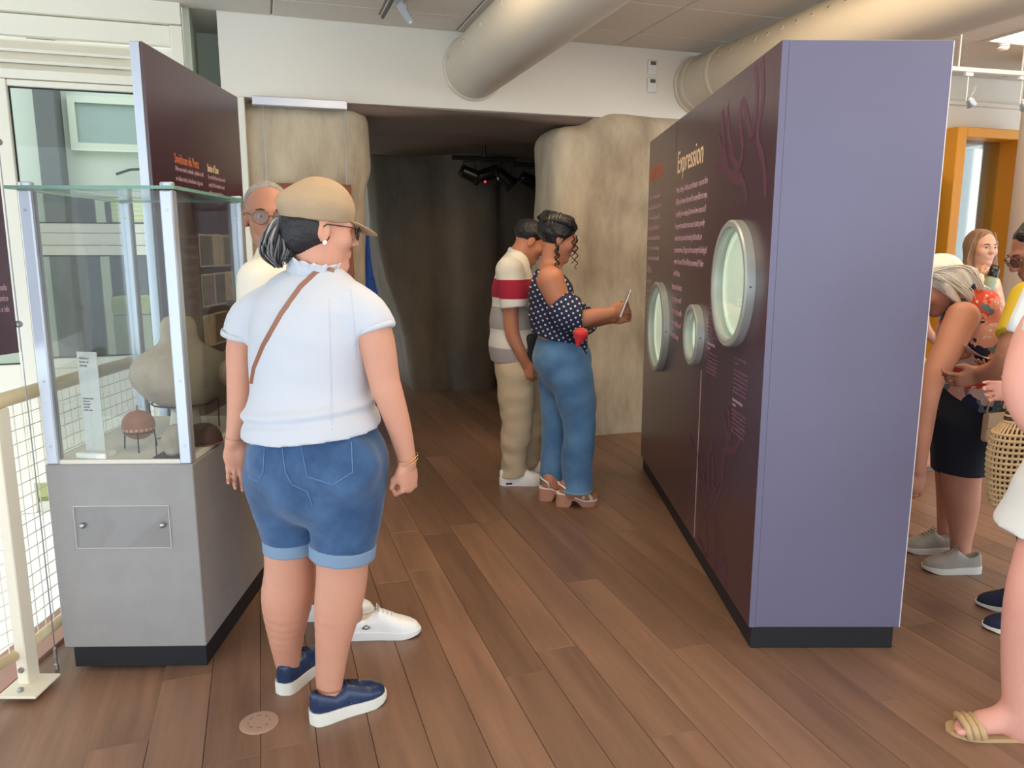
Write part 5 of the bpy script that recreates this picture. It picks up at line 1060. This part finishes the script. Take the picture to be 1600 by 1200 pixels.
# phone and strawberry purse are things of their own
M('phone_white', (222, 222, 226), .3); pc = P(977, 474, 4.07); ph = empty('phone', pc, -math.radians(YA), 'white phone in the raised hand of the girl', 'phone'); ph.rotation_euler = (math.radians(-20), 0, -math.radians(96))
MB().bevbox(-.036, .036, -.004, .004, -.075, .075, .0035, 2).ob('shell', m['phone_white'], ph); MB().box(-.033, .033, -.0046, -.004, -.07, .07).ob('screen', m['black_gloss'], ph); MB().bevbox(.012, .03, .004, .006, .045, .066, .001).ob('camera_bump', m['black_gloss'], ph)
M('berry_red', (214, 48, 58), .7, bump=(60, .2)); M('leaf_green', (92, 196, 46), .7)
sc_ = P(907, 527, 4.01); sb = empty('strawberry_purse', sc_, 0, 'red strawberry shaped purse with green leaves hanging at the hip', 'purse')
S = SDF(); S.cone((0, 0, .016), (-.012, 0, -.038), .036, .012, .02, ax=(1, 0, 0), wa=.042, wb=.012); link('berry', S.mesh('berry', .004), m['berry_red'], sb)
for k in range(7): a = k*2*math.pi/7; v_ = [Vector((0, 0, .05)), Vector((.018*math.cos(a-.35), .014*math.sin(a-.35), .05)), Vector((.044*math.cos(a), .036*math.sin(a), .032)), Vector((.018*math.cos(a+.35), .014*math.sin(a+.35), .05))]; MB().add([tuple(q) for q in v_]+[tuple(q-Vector((0, 0, .004))) for q in v_], [(0, 1, 2, 3), (7, 6, 5, 4), (0, 4, 5, 1), (1, 5, 6, 2), (2, 6, 7, 3), (3, 7, 4, 0)]).ob('leaf', m['leaf_green'], sb)
M('cord_green', (40, 110, 90), .7); MB().tube([(0, 0, .05), (-.004, .0, .09), (.012, .01, .14)], .0022, 6).ob('cord', m['cord_green'], sb)

# ================= woman with long brown hair, far right =================
M('hair_fair', (168, 130, 98), .5)
F_ = Fig('woman with long brown hair and cream sleeveless top before the yellow window', (3.08, 5.15)); o_ = F_.o; S = F_.S; YA = 150; R_, D_ = rgt(YA), fwd(YA); Y0 = 5.15
c0 = P(1534, 388, Y0); hd = Head(c0, 176, 2, 0, 1.0); bx0, by0 = c0[0]+.01, Y0
tor = [(np.array([bx0, by0, 1.29]), .07, .055), (np.array([bx0, by0, 1.22]), .15, .08), (np.array([bx0, by0, 1.05]), .155, .115), (np.array([bx0, by0, .90]), .135, .105), (np.array([bx0, by0, .76]), .165, .12)]
S.torso(tor, R_, .04, -.01); hd.add(S); S.cone(hd(0, -.02, -.05), tor[0][0], .046, .055, .03); lgs = []
for sg in (1, -1):
    hp = tor[-1][0]+R_*.085*sg; lg = [(hp, .085), (hp*np.array([1, 1, 0])+UP*.43, .055), (hp*np.array([1, 1, 0])+UP*.28, .05), (hp*np.array([1, 1, 0])+UP*.07, .034)]; S.limb(lg, .03); foot(S, hp-D_*.05, YA); lgs.append(lg)
eL = P(1560, 478, 4.95); wL_ = P(1546, 440, 4.85); sL = tor[1][0]-R_*.16; S.limb([(sL, .045), (eL, .036), (wL_, .024)], .02); hand(S, wL_, P(1542, 420, 4.82)-wL_, D_*-1, -R_, (45, 60, 30), .9)
sR = tor[1][0]+R_*.16; eR = sR+np.array([-.04, -.05, -.28]); S.limb([(sR, .045), (eR, .036), (eR+D_*.15-UP*.12, .024)], .02); hand(S, eR+D_*.15-UP*.12, D_-UP*.3, -R_, UP, (40, 40, 30), .9)
F_.part('body', S, 'skin_fair', .008); hd.eyes(F_.e, o_)
B_ = SDF(); B_.torso([(tor[0][0]-UP*.015, .10, .055)]+tor[1:], R_, .03, .006); B_.disp(folds(10, .003, 121)); M('cream_top', (232, 214, 168), .85); F_.part('top', B_, 'cream_top', .009)
H_ = SDF(); H_.torso([tor[-1], (tor[-1][0]-UP*.06, .175, .12)], R_, .03, .008); [H_.limb([(lg[0][0], .095), (lg[1][0]+UP*.05, .08)], .03, fb=True) for lg in lgs]; M('shorts_sand', (178, 150, 120), .85); F_.part('shorts', H_, 'shorts_sand', .01)
Hr = SDF(); Hr.ell(hd(0, -.03, .038), (.088, .100, .090), hd.B, .02); q0 = hd(0, .035, .03); qn = hd.B@np.array([0, .9, -.4]); Hr.prim(Hr.lo, Hr.hi, lambda X, Y, Z: (X-q0[0])*qn[0]+(Y-q0[1])*qn[1]+(Z-q0[2])*qn[2], 0, 'cut')
for sx in (1, -1): Hr.limb([(hd(sx*.068, .015, .03), .026), (hd(sx*.082, .005, -.08), .028), (hd(sx*.085, .03, -.17), .026), (hd(sx*.078, .05, -.27), .010)], .02)
Hr.limb([(hd(0, -.08, .0), .06), (hd(0, -.09, -.2), .045)], .03); Hr.disp(lambda X, Y, Z: .003*n8(X*1.3, Y*1.3, Z*.4)); hr_o = F_.part('hair', Hr, 'hair_brown', .006)
locks(F_, 'hair_locks', [[(hd(sx*.05, .03, .10), .02), (hd(sx*.078, .02, .02), .022), (hd(sx*.086, .012, -.08), .03), (hd(sx*.086, .035, -.17), .03), (hd(sx*.08, .055, -.29), .016)] for sx in (1, -1)], 70, .005, ('hair_brown', 'hair_fair'), (.6, .4), hr_o, None, 7, .002)
M('bottle_green', (158, 170, 140), .35); M('bottle_cap', (28, 28, 30), .3); bq = P(1541, 446, 4.78); bt = empty('water_bottle', bq-UP*.07, math.radians(8), 'green bottle with black cap held by the woman with long hair', 'bottle'); bt.rotation_euler = (0, math.radians(14), 0)
autosmooth(MB().lathe([(.030, 0), (.034, .006), (.034, .10), (.026, .125)], 28).ob('flask', m['bottle_green'], bt)); autosmooth(MB().lathe([(.027, .125), (.029, .13), (.029, .17), (.024, .178)], 28).ob('cap', m['bottle_cap'], bt)); MB().tube([(-.026, 0, .165), (-.02, 0, .195), (.02, 0, .195), (.026, 0, .165)], .006, 8).ob('loop', m['bottle_cap'], bt, smooth=True)

# ================= white haired woman in the floral top =================
def floral(name):
    m_ = M(name, (230, 160, 140), .8); nt = m_.node_tree; N = nt.nodes; Lk = nt.links; t = N.new('ShaderNodeTexCoord'); no = N.new('ShaderNodeTexNoise'); no.inputs['Scale'].default_value = 14; Lk.new(t.outputs['Object'], no.inputs[0])
    mxv = N.new('ShaderNodeMixRGB'); mxv.inputs[0].default_value = .12; Lk.new(t.outputs['Object'], mxv.inputs[1]); Lk.new(no.outputs['Color'], mxv.inputs[2]); vo = N.new('ShaderNodeTexVoronoi'); vo.inputs['Scale'].default_value = 17; Lk.new(mxv.outputs[0], vo.inputs[0]); sx = N.new('ShaderNodeSeparateXYZ'); Lk.new(vo.outputs['Color'], sx.inputs[0])
    cr = N.new('ShaderNodeValToRGB'); cr.color_ramp.interpolation = 'CONSTANT'; el = cr.color_ramp.elements
    for i, (p, c) in enumerate(((0, (236, 178, 158)), (.2, (230, 84, 60)), (.36, (240, 210, 196)), (.52, (36, 46, 76)), (.66, (236, 150, 132)), (.8, (112, 138, 150)))):
        e = el[i] if i < 2 else el.new(p); e.position = p; e.color = lin(c)
    Lk.new(sx.outputs[0], cr.inputs[0]); v2 = N.new('ShaderNodeTexVoronoi'); v2.inputs['Scale'].default_value = 32; Lk.new(mxv.outputs[0], v2.inputs[0]); lt = N.new('ShaderNodeMath'); lt.operation = 'LESS_THAN'; lt.inputs[1].default_value = .22; Lk.new(v2.outputs['Distance'], lt.inputs[0]); mx = N.new('ShaderNodeMixRGB'); mx.inputs[2].default_value = lin((246, 226, 214)); Lk.new(cr.outputs[0], mx.inputs[1]); Lk.new(lt.outputs[0], mx.inputs[0]); Lk.new(mx.outputs[0], N['Principled BSDF'].inputs['Base Color'])
M('hair_white2', (242, 238, 228), .5); floral('floral'); M('navy_shorts', (24, 30, 44), .8)
F_ = Fig('white haired woman in a floral top, navy shorts and grey sneakers, leaning forward', (2.02, 3.45)); o_ = F_.o; S = F_.S; YA = -86; R_, D_ = rgt(YA), fwd(YA)
tor = [sc2(1499, 462, 3.45, .07, .055), sc2(1512, 480, 3.45, .17, .085), sc2(1518, 520, 3.45, .185, .125), sc2(1520, 570, 3.45, .175, .125), sc2(1516, 620, 3.45, .18, .14), sc2(1508, 660, 3.45, .18, .135)]
S.torso(tor, R_, .04, -.012); hd = Head(P(1464, 446, 3.42), YA, 38, 0, 1.0); hd.add(S); S.cone(hd(0, -.03, -.05), tor[0][0], .05, .06, .03)
aN = L((1504, 496, 3.28, 50), (1480, 548, 3.22, 42), (1453, 602, 3.16, 36), (1440, 680, 3.10, 30), (1434, 735, 3.08, 21)); S.limb(aN, .025); hand(S, aN[-1][0], np.array([-.1, -.05, -1]), np.array([.3, .9, 0]), np.array([-1, 0, 0]), (20, 25, 20), .95)
aF = L((1512, 492, 3.62, 52), (1535, 560, 3.66, 40), (1530, 575, 3.6, 34), (1505, 550, 3.35, 22)); S.limb(aF, .025); hand(S, aF[-1][0], np.array([-.3, -.8, .3]), np.array([-.6, .2, -.4]), UP, (40, 50, 30), .93)
lN = L((1505, 660, 3.40, 86), (1502, 735, 3.40, 58), (1503, 790, 3.41, 48), (1502, 838, 3.42, 32), (1500, 862, 3.42, 28)); lF = L((1500, 660, 3.58, 80), (1490, 735, 3.60, 52), (1488, 790, 3.60, 44), (1480, 830, 3.61, 28)); S.limb(lN, .03); S.limb(lF, .03)
F_.part('body', S, 'skin_red', .0075)
B_ = SDF(); B_.torso([sc2(1503, 458, 3.45, .11, .06), sc2(1514, 478, 3.45, .165, .090), sc2(1522, 520, 3.45, .19, .130), sc2(1527, 575, 3.45, .20, .145), sc2(1530, 615, 3.45, .215, .165), sc2(1530, 648, 3.45, .225, .175)], R_, .03, .006); zb2 = P(1530, 645, 3.3)[2]; B_.prim(B_.lo, B_.hi, lambda X, Y, Z: zb2-Z+(X-2.0)*.06+0*Y, 0, 'cut'); B_.ell(P(1497, 505, 3.24), (.06, .09, .075), None, .01, 'sub'); B_.disp(folds(9, .005, 131)); F_.part('top', B_, 'floral', .008)
H_ = SDF(); H_.torso([sc2(1516, 615, 3.45, .175, .135), sc2(1512, 655, 3.45, .185, .145)], R_, .03, .006); H_.limb(L((1510, 660, 3.40, 100), (1499, 737, 3.40, 74)), .03, fb=True); H_.limb(L((1504, 660, 3.58, 92), (1492, 735, 3.60, 68)), .03, fb=True); F_.part('shorts', H_, 'navy_shorts', .009)
Hr = SDF(); Hr.ell(hd(0, -.028, .034), (.088, .102, .092), hd.B, .02); Hr.ell(hd(0, -.075, -.03), (.075, .05, .075), hd.B, .03); Hr.limb([(hd(.07, .0, .0), .035), (hd(.075, -.0, -.08), .022)], .02); Hr.limb([(hd(-.07, .0, .0), .035), (hd(-.075, .0, -.08), .022)], .02); q0 = hd(0, .04, .02); qn = hd.B@np.array([0, .95, -.3]); Hr.prim(Hr.lo, Hr.hi, lambda X, Y, Z: (X-q0[0])*qn[0]+(Y-q0[1])*qn[1]+(Z-q0[2])*qn[2], 0, 'cut'); Hr.disp(lambda X, Y, Z: .005*n8(X*1.2, Y*1.2, Z*.5)); hr_o = F_.part('hair', Hr, 'hair_white', .006)
locks(F_, 'hair_locks', [[(hd(x, .06-abs(x)*.3, .11-abs(x)*.5), .015), (hd(x*1.6, -.02, .125-abs(x)*.9), .02), (hd(x*1.9, -.09, .06-abs(x)*.4), .022), (hd(x*1.8, -.12, -.02), .022), (hd(x*1.7, -.105, -.10), .02)] for x in (-.05, -.025, 0, .025, .05)]+[[(hd(sx*.05, .03, .10), .03), (hd(sx*.085, -.01, .04), .035), (hd(sx*.09, -.045, -.06), .03), (hd(sx*.08, -.05, -.12), .02)] for sx in (1, 1, -1)], 260, .0034, ('hair_white', 'hair_white2'), (.6, .4), hr_o, None, 9, .002); hd.eyes(F_.e, o_)
for q, yw in ((G(1530, 893), -88), (G(1492, 862), -88)): shoe(F_.e, o_, q, yw, 'canvas_grey', 'sole_white', .25, 1.1, .03, None, 'canvas_grey')
bangle(F_.e, o_, aF[-1][0], aF[-1][0]-aF[-2][0], .03, 'gold')
pp = P(1530, 552, 3.22); pa_ = empty('leaflet', pp, math.radians(10), 'white paper leaflet held between two hands at right', 'leaflet'); M('paper', (236, 232, 226), .7)
v = []; f = []
for i in range(9):
    t = i/8; x = -.10+.2*t; z = .035-.07*t-.018*math.sin(t*3.1)
    for y, zz_ in ((-.05, 0), (.05, .012)): v += [(x, y, z+zz_), (x, y, z+zz_+.0012)]
    if i: b = 4*i-4; f += [(b, b+2, b+6, b+4), (b+1, b+5, b+7, b+3), (b, b+4, b+5, b+1), (b+2, b+3, b+7, b+6)]
f += [(0, 1, 3, 2), (32, 34, 35, 33)]
MB().add(v, f).ob('sheet', m['paper'], pa_, smooth=False)

# ================= man in yellow shirt at the right edge =================
M('yellow_knit', (212, 182, 44), .85); M('trouser_grey', (92, 96, 104), .85)
F_ = Fig('black haired man with glasses and yellow shirt at the right picture edge', (2.12, 2.98)); o_ = F_.o; S = F_.S; YA = -72; R_, D_ = rgt(YA), fwd(YA)
hd = Head(P(1625, 392, 2.98), -78, 28, 0, 1.0); b0 = np.array([2.11, 3.0, 0]); tor = [(b0+UP*1.36, .07, .06), (b0+UP*1.27, .18, .09), (b0+UP*1.08, .185, .12), (b0+UP*.92, .16, .115), (b0+UP*.78, .17, .12)]
S.torso(tor, R_, .04, -.012); hd.add(S); S.cone(hd(0, -.02, -.05), tor[0][0], .052, .06, .03); lgs = []
for sg, hx in ((1, G(1640, 960)), (-1, G(1655, 995))):
    hp = tor[-1][0]+R_*.09*sg; an_ = np.array([hx[0]+.0, hx[1]+.0, .08])-D_*-.04; lg = [(hp, .09), ((hp+an_)/2, .06), (an_, .04)]; S.limb(lg, .03); lgs.append(lg)
aN = L((1606, 470, 2.88, 54), (1582, 548, 2.80, 44), (1562, 576, 2.84, 36), (1532, 586, 2.95, 27)); S.limb(aN, .025); hand(S, aN[-1][0], np.array([-.9, .2, -.3]), np.array([0, 0.8, .3]), UP, (30, 40, 30), .95)
aF = L((1622, 470, 3.15, 56), (1620, 560, 3.15, 42), (1582, 580, 3.1, 26)); S.limb(aF, .025); hand(S, aF[-1][0], np.array([-1, 0, .05]), np.array([0, -.3, 1]), np.array([0, 1, .2]), (12, 16, 12), .95)
F_.part('body', S, 'skin_brown', .0075); hd.eyes(F_.e, o_); hd.glasses(F_.e, o_, 'rim_gold')
B_ = SDF(); B_.torso([(tor[0][0]-UP*.02, .09, .07)]+tor[1:], R_, .04, .008); B_.limb(L((1610, 468, 2.88, 62), (1583, 530, 2.81, 56)), .03, fb=True); B_.limb(L((1622, 470, 3.15, 66), (1622, 530, 3.15, 60)), .03, fb=True); B_.disp(folds(9, .004, 141)); F_.part('shirt', B_, 'yellow_knit', .009)
H_ = SDF(); H_.torso([tor[-2], tor[-1]], R_, .03, .01); [H_.limb([(lg[0][0], .10), (lg[1][0], .08), (lg[2][0], .065)], .03, fb=True) for lg in lgs]; F_.part('trousers', H_, 'trouser_grey', .01)
Hr = SDF(); Hr.ell(hd(0, -.024, .042), (.083, .099, .087), hd.B, .015); q0 = hd(0, .04, .045); qn = hd.B@np.array([0, .8, -.6]); Hr.prim(Hr.lo, Hr.hi, lambda X, Y, Z: (X-q0[0])*qn[0]+(Y-q0[1])*qn[1]+(Z-q0[2])*qn[2], 0, 'cut'); Hr.disp(lambda X, Y, Z: .003*n8(X, Y, Z)); F_.part('hair', Hr, 'hair_black', .007)
for q, yw in ((G(1642, 955), -80), (G(1660, 992), -80)): shoe(F_.e, o_, q, yw, 'navy_knit', 'sole_white', .275, 1.1, .022)

# ================= woman in white dress, cut by the right edge =================
F_ = Fig('woman in white ruffled dress and tan sandals cut off by the right picture edge', (1.66, 2.12)); o_ = F_.o; S = F_.S; YA = -55; R_, D_ = rgt(YA), fwd(YA); b0 = np.array([1.70, 2.14, 0])
M('dress_white', (232, 236, 234), .85)
tor = [(b0+UP*1.38, .06, .05), (b0+UP*1.30, .16, .08), (b0+UP*1.12, .16, .11), (b0+UP*.98, .14, .10), (b0+UP*.82, .18, .13)]
S.torso(tor, R_, .04, -.01); hd = Head(b0+UP*1.55+D_*.03, YA, 5, 0, 1); hd.add(S); S.cone(hd(0, -.02, -.05), tor[0][0], .046, .055, .03)
aN = L((1640, 468, 2.06, 58), (1612, 540, 2.04, 58), (1597, 605, 2.02, 54), (1612, 655, 2.0, 44), (1650, 700, 1.97, 30)); S.limb(aN, .025); hand(S, aN[-1][0], np.array([.9, .1, -.3]), UP, np.array([0, 1, 0]), (40, 50, 30), .9)
sF = tor[1][0]+R_*.16; S.limb([(sF, .045), (sF-UP*.28, .036), (sF-UP*.30+D_*.2, .025)], .02); hand(S, sF-UP*.30+D_*.2, D_, -R_, UP, (30, 30, 30), .9)
lN = L((1668, 790, 2.10, 100), (1612, 900, 2.07, 62), (1598, 980, 2.08, 58), (1590, 1070, 2.09, 44), (1590, 1140, 2.10, 36)); S.limb(lN, .03); ank = lN[-1][0]; ft = G(1518, 1146); fy = math.degrees(math.atan2(ft[0]-ank[0], ft[1]-ank[1])); hlp = np.array([ank[0], ank[1], 0])-fwd(fy)*.045; foot(S, hlp, fy, .012, .235); S.cone(ank, np.array([hlp[0], hlp[1], .06])+fwd(fy)*.05, .038, .036, .02)
lF = [(tor[-1][0]-R_*-.09, .09), (b0+R_*.10-D_*.08+UP*.45, .058), (b0+R_*.08-D_*.16+UP*.08, .036)]; S.limb(lF, .03); foot(S, b0+R_*.08-D_*.21, YA, .012)
F_.part('body', S, 'skin_pink', .0075)
B_ = SDF(); B_.torso([tor[1], tor[2], tor[3], tor[4], (b0+UP*.74+np.array([-.01, 0, 0]), .215, .19), (b0+UP*.62+np.array([-.02, 0, 0]), .255, .23)], R_, .03, .008, fb=True); n10 = noise3(14, 151, 2); B_.disp(lambda X, Y, Z: .010*n10(X, Y, Z*.15)*np.clip(1.0-Z, .1, .6)); dr = F_.part('dress', B_, 'dress_white', .009)
v = []; f = []; c_ = aN[0][0]; nn = 80
for i in range(nn):
    a = 2*math.pi*i/nn
    for j in range(5):
        r = .050+.008*j+.007*math.sin(a*11)*j/4; v.append(c_+np.array([r*math.cos(a), r*math.sin(a), .060-.036*j+.006*math.sin(a*11+1)*j/4])-o_)
    k = ((i+1) % nn)*5
    for j in range(4): f.append((i*5+j, k+j, k+j+1, i*5+j+1))
rf = MB().add(v, f).ob('shoulder_ruffle', m['dress_white'], dr, smooth=True); sm = rf.modifiers.new('t', 'SOLIDIFY'); sm.thickness = .003
Hr = SDF(); Hr.ell(hd(0, -.03, .038), (.088, .100, .090), hd.B, .02); q0 = hd(0, .035, .03); qn = hd.B@np.array([0, .9, -.4]); Hr.prim(Hr.lo, Hr.hi, lambda X, Y, Z: (X-q0[0])*qn[0]+(Y-q0[1])*qn[1]+(Z-q0[2])*qn[2], 0, 'cut'); Hr.limb([(hd(0, -.09, 0), .06), (hd(0, -.1, -.16), .045)], .03); F_.part('hair', Hr, 'hair_brown', .009)
def flat_sandal(h_, yw):
    t = empty('sandal', (h_[0]-o_[0], h_[1]-o_[1], 0), -math.radians(yw)); t.parent = F_.e; ol = shoe_outline(.25, .98, grow=.004); MB().prism(ol[::-1], 0, .012).xform(lambda p: (p[0], p[1]-.008, p[2])).ob('sole', m['strap_tan'], t)
    for y, w_ in ((.16, .011), (.18, .011), (.20, .010)): MB().tube([(.046, y, .010), (.034, y+.006, .040), (0, y+.01, .050), (-.034, y+.006, .040), (-.046, y, .010)], w_, 8).ob('strap', m['strap_tan'], t, smooth=True)
flat_sandal(hlp, fy); flat_sandal(b0+R_*.08-D_*.21, YA)
# woven basket bag and tan pouch
M('wicker', (196, 166, 124), .8, var=(30, .15)); M('pouch_tan', (176, 146, 112), .7); M('wicker_hole', (66, 48, 34), .9)
bc = P(1594, 712, 2.66); wb_ = empty('woven_bag', bc, math.radians(20), 'woven wicker bag with open holes beside the white dress', 'bag')
# woven shell: rows of bands and uprights around an oval body
Zs = np.linspace(-.17, .17, 18); R0 = lambda z: .085+.05*math.cos(z/.17*1.25)-.03*(z > .1)
def oval(z, n=40): r = R0(z); return [(1.0*r*math.cos(a), .55*r*math.sin(a), z) for a in np.linspace(0, 2*math.pi, n, endpoint=False)]
for z in Zs: MB().tube(oval(z), .0058, 6, closed=True).ob('weave_row', m['wicker'], wb_, smooth=True)
for k in range(36):
    a = 2*math.pi*k/36; MB().tube([(R0(z)*math.cos(a)*.99, .55*R0(z)*math.sin(a)*.99, z) for z in np.linspace(-.17, .17, 9)], .0042, 5).ob('weave_upright', m['wicker'], wb_)
S = SDF(); S.cone((0, 0, -.155), (0, 0, .15), .05, .045, .02, ax=(1, 0, 0), wa=.085, wb=.08); S.ell((0, 0, 0), (.118, .06, .12), None, .04); link('lining', S.mesh('lining', .01), m['wicker_hole'], wb_)
for sy in (-1, 1): MB().tube([(-.06, sy*.035, .17), (-.045, sy*.03, .27), (0, sy*.02, .31), (.045, sy*.03, .27), (.06, sy*.035, .17)], .006, 8).ob('handle', m['wicker'], wb_, smooth=True)
pq = P(1556, 668, 2.95); tb = empty('tan_pouch', pq, math.radians(15), 'flat tan pouch hanging behind the woven bag', 'pouch'); MB().bevbox(-.06, .06, -.015, .015, -.055, .06, .012, 2).ob('body', m['pouch_tan'], tb); MB().bevbox(-.061, .061, -.018, -.013, .0, .061, .004).ob('flap', m['pouch_tan'], tb); MB().tube([(-.055, 0, .055), (-.03, 0, .2), (.06, .02, .42)], .004, 6).ob('strap', m['leather_tan'], tb); MB().bevbox(-.012, .012, -.02, -.016, .0, .012, .002).ob('clasp', m['gold'], tb)

# ================= visitor in blue shorts, mostly hidden by the partition =================
F_ = Fig('visitor in blue shorts and grey flip flops, mostly hidden behind the purple partition', (2.56, 5.0)); o_ = F_.o; S = F_.S; YA = 60; R_, D_ = rgt(YA), fwd(YA); b0 = np.array([2.50, 5.0, 0])
tor = [(b0+UP*1.36, .07, .06), (b0+UP*1.27, .17, .09), (b0+UP*1.08, .17, .11), (b0+UP*.92, .155, .11), (b0+UP*.78, .165, .12)]
S.torso(tor, R_, .04, -.012); hd = Head(b0+UP*1.53+D_*.02, YA, 0, 0, 1); hd.add(S); S.cone(hd(0, -.02, -.05), tor[0][0], .05, .06, .03)
lN = L((1452, 610, 4.93, 40), (1452, 665, 4.93, 26), (1448, 705, 4.95, 20), (1446, 722, 4.95, 16)); S.limb([(tor[-1][0]+R_*.07, .09)]+lN, .03); foot(S, np.array([lN[-1][0][0], lN[-1][0][1], 0])-D_*.05, YA, .015); lf = b0-R_*.1; S.limb([(tor[-1][0]-R_*.08, .09), (lf+UP*.44, .056), (lf+UP*.07, .036)], .03); foot(S, lf-D_*.05, YA, .015)
for sg in (1, -1): sp_ = tor[1][0]+R_*.18*sg; S.limb([(sp_, .05), (sp_-UP*.27, .04), (sp_-UP*.4+D_*.15, .027)], .025); hand(S, sp_-UP*.4+D_*.15, D_-UP*.4, -R_*sg, UP, (30, 30, 20), .95)
F_.part('body', S, 'skin_tan', .009); M('shirt_sage', (140, 148, 140), .85)
B_ = SDF(); B_.torso([(tor[0][0]-UP*.02, .09, .065)]+tor[1:], R_, .04, .008); [B_.limb([(tor[1][0]+R_*.17*sg, .065), (tor[1][0]+R_*.19*sg-UP*.18, .06)], .03, fb=True) for sg in (1, -1)]; F_.part('shirt', B_, 'shirt_sage', .01)
H_ = SDF(); H_.torso([tor[-2], tor[-1]], R_, .03, .01); H_.limb([(tor[-1][0]+R_*.08, .10)]+[(L((1452, 645, 4.93, 44))[0][0], .085)], .03, fb=True); H_.limb([(tor[-1][0]-R_*.08, .10), (lf+UP*.5, .085)], .03, fb=True); M('shorts_blue', (66, 98, 140), .85); F_.part('shorts', H_, 'shorts_blue', .01)
Hr = SDF(); Hr.ell(hd(0, -.024, .042), (.083, .099, .087), hd.B, .015); q0 = hd(0, .04, .045); qn = hd.B@np.array([0, .8, -.6]); Hr.prim(Hr.lo, Hr.hi, lambda X, Y, Z: (X-q0[0])*qn[0]+(Y-q0[1])*qn[1]+(Z-q0[2])*qn[2], 0, 'cut'); F_.part('hair', Hr, 'hair_dark', .009)
M('flop_grey', (112, 108, 106), .8)
for q in (np.array([lN[-1][0][0], lN[-1][0][1], 0])-D_*.055, lf-D_*.055):
    t = empty('flip_flop', (q[0]-o_[0], q[1]-o_[1], 0), -math.radians(YA)); t.parent = F_.e; MB().prism(shoe_outline(.26, 1.05, grow=.004)[::-1], 0, .016).ob('sole', m['flop_grey'], t); MB().tube([(.042, .11, .016), (.02, .16, .055), (0, .2, .03), (-.02, .16, .055), (-.042, .11, .016)], .006, 6).ob('thong', m['flop_grey'], t, smooth=True)

# fill lamp panels added out of view to brighten the walkway and hall
for (u, v, lb) in ((.4, 1.6, 'added fill lamp above the near walkway'), (2.5, 1.2, 'added fill lamp before the partition'), (5.0, 2.2, 'added fill lamp over the right hall'), (4.15, 3.3, 'added fill lamp over the floral top woman'), (2.55, 2.45, 'added fill lamp right above the partition end'), (.75, 3.55, 'added fill lamp left of the smooth duct'), (.7, 2.6, 'added fill lamp halfway along the walkway'), (2.35, 3.1, 'second added fill lamp between the two ducts'), (2.3, 3.75, 'added fill lamp between the two ducts')): ceiling_light(u, v, lb)
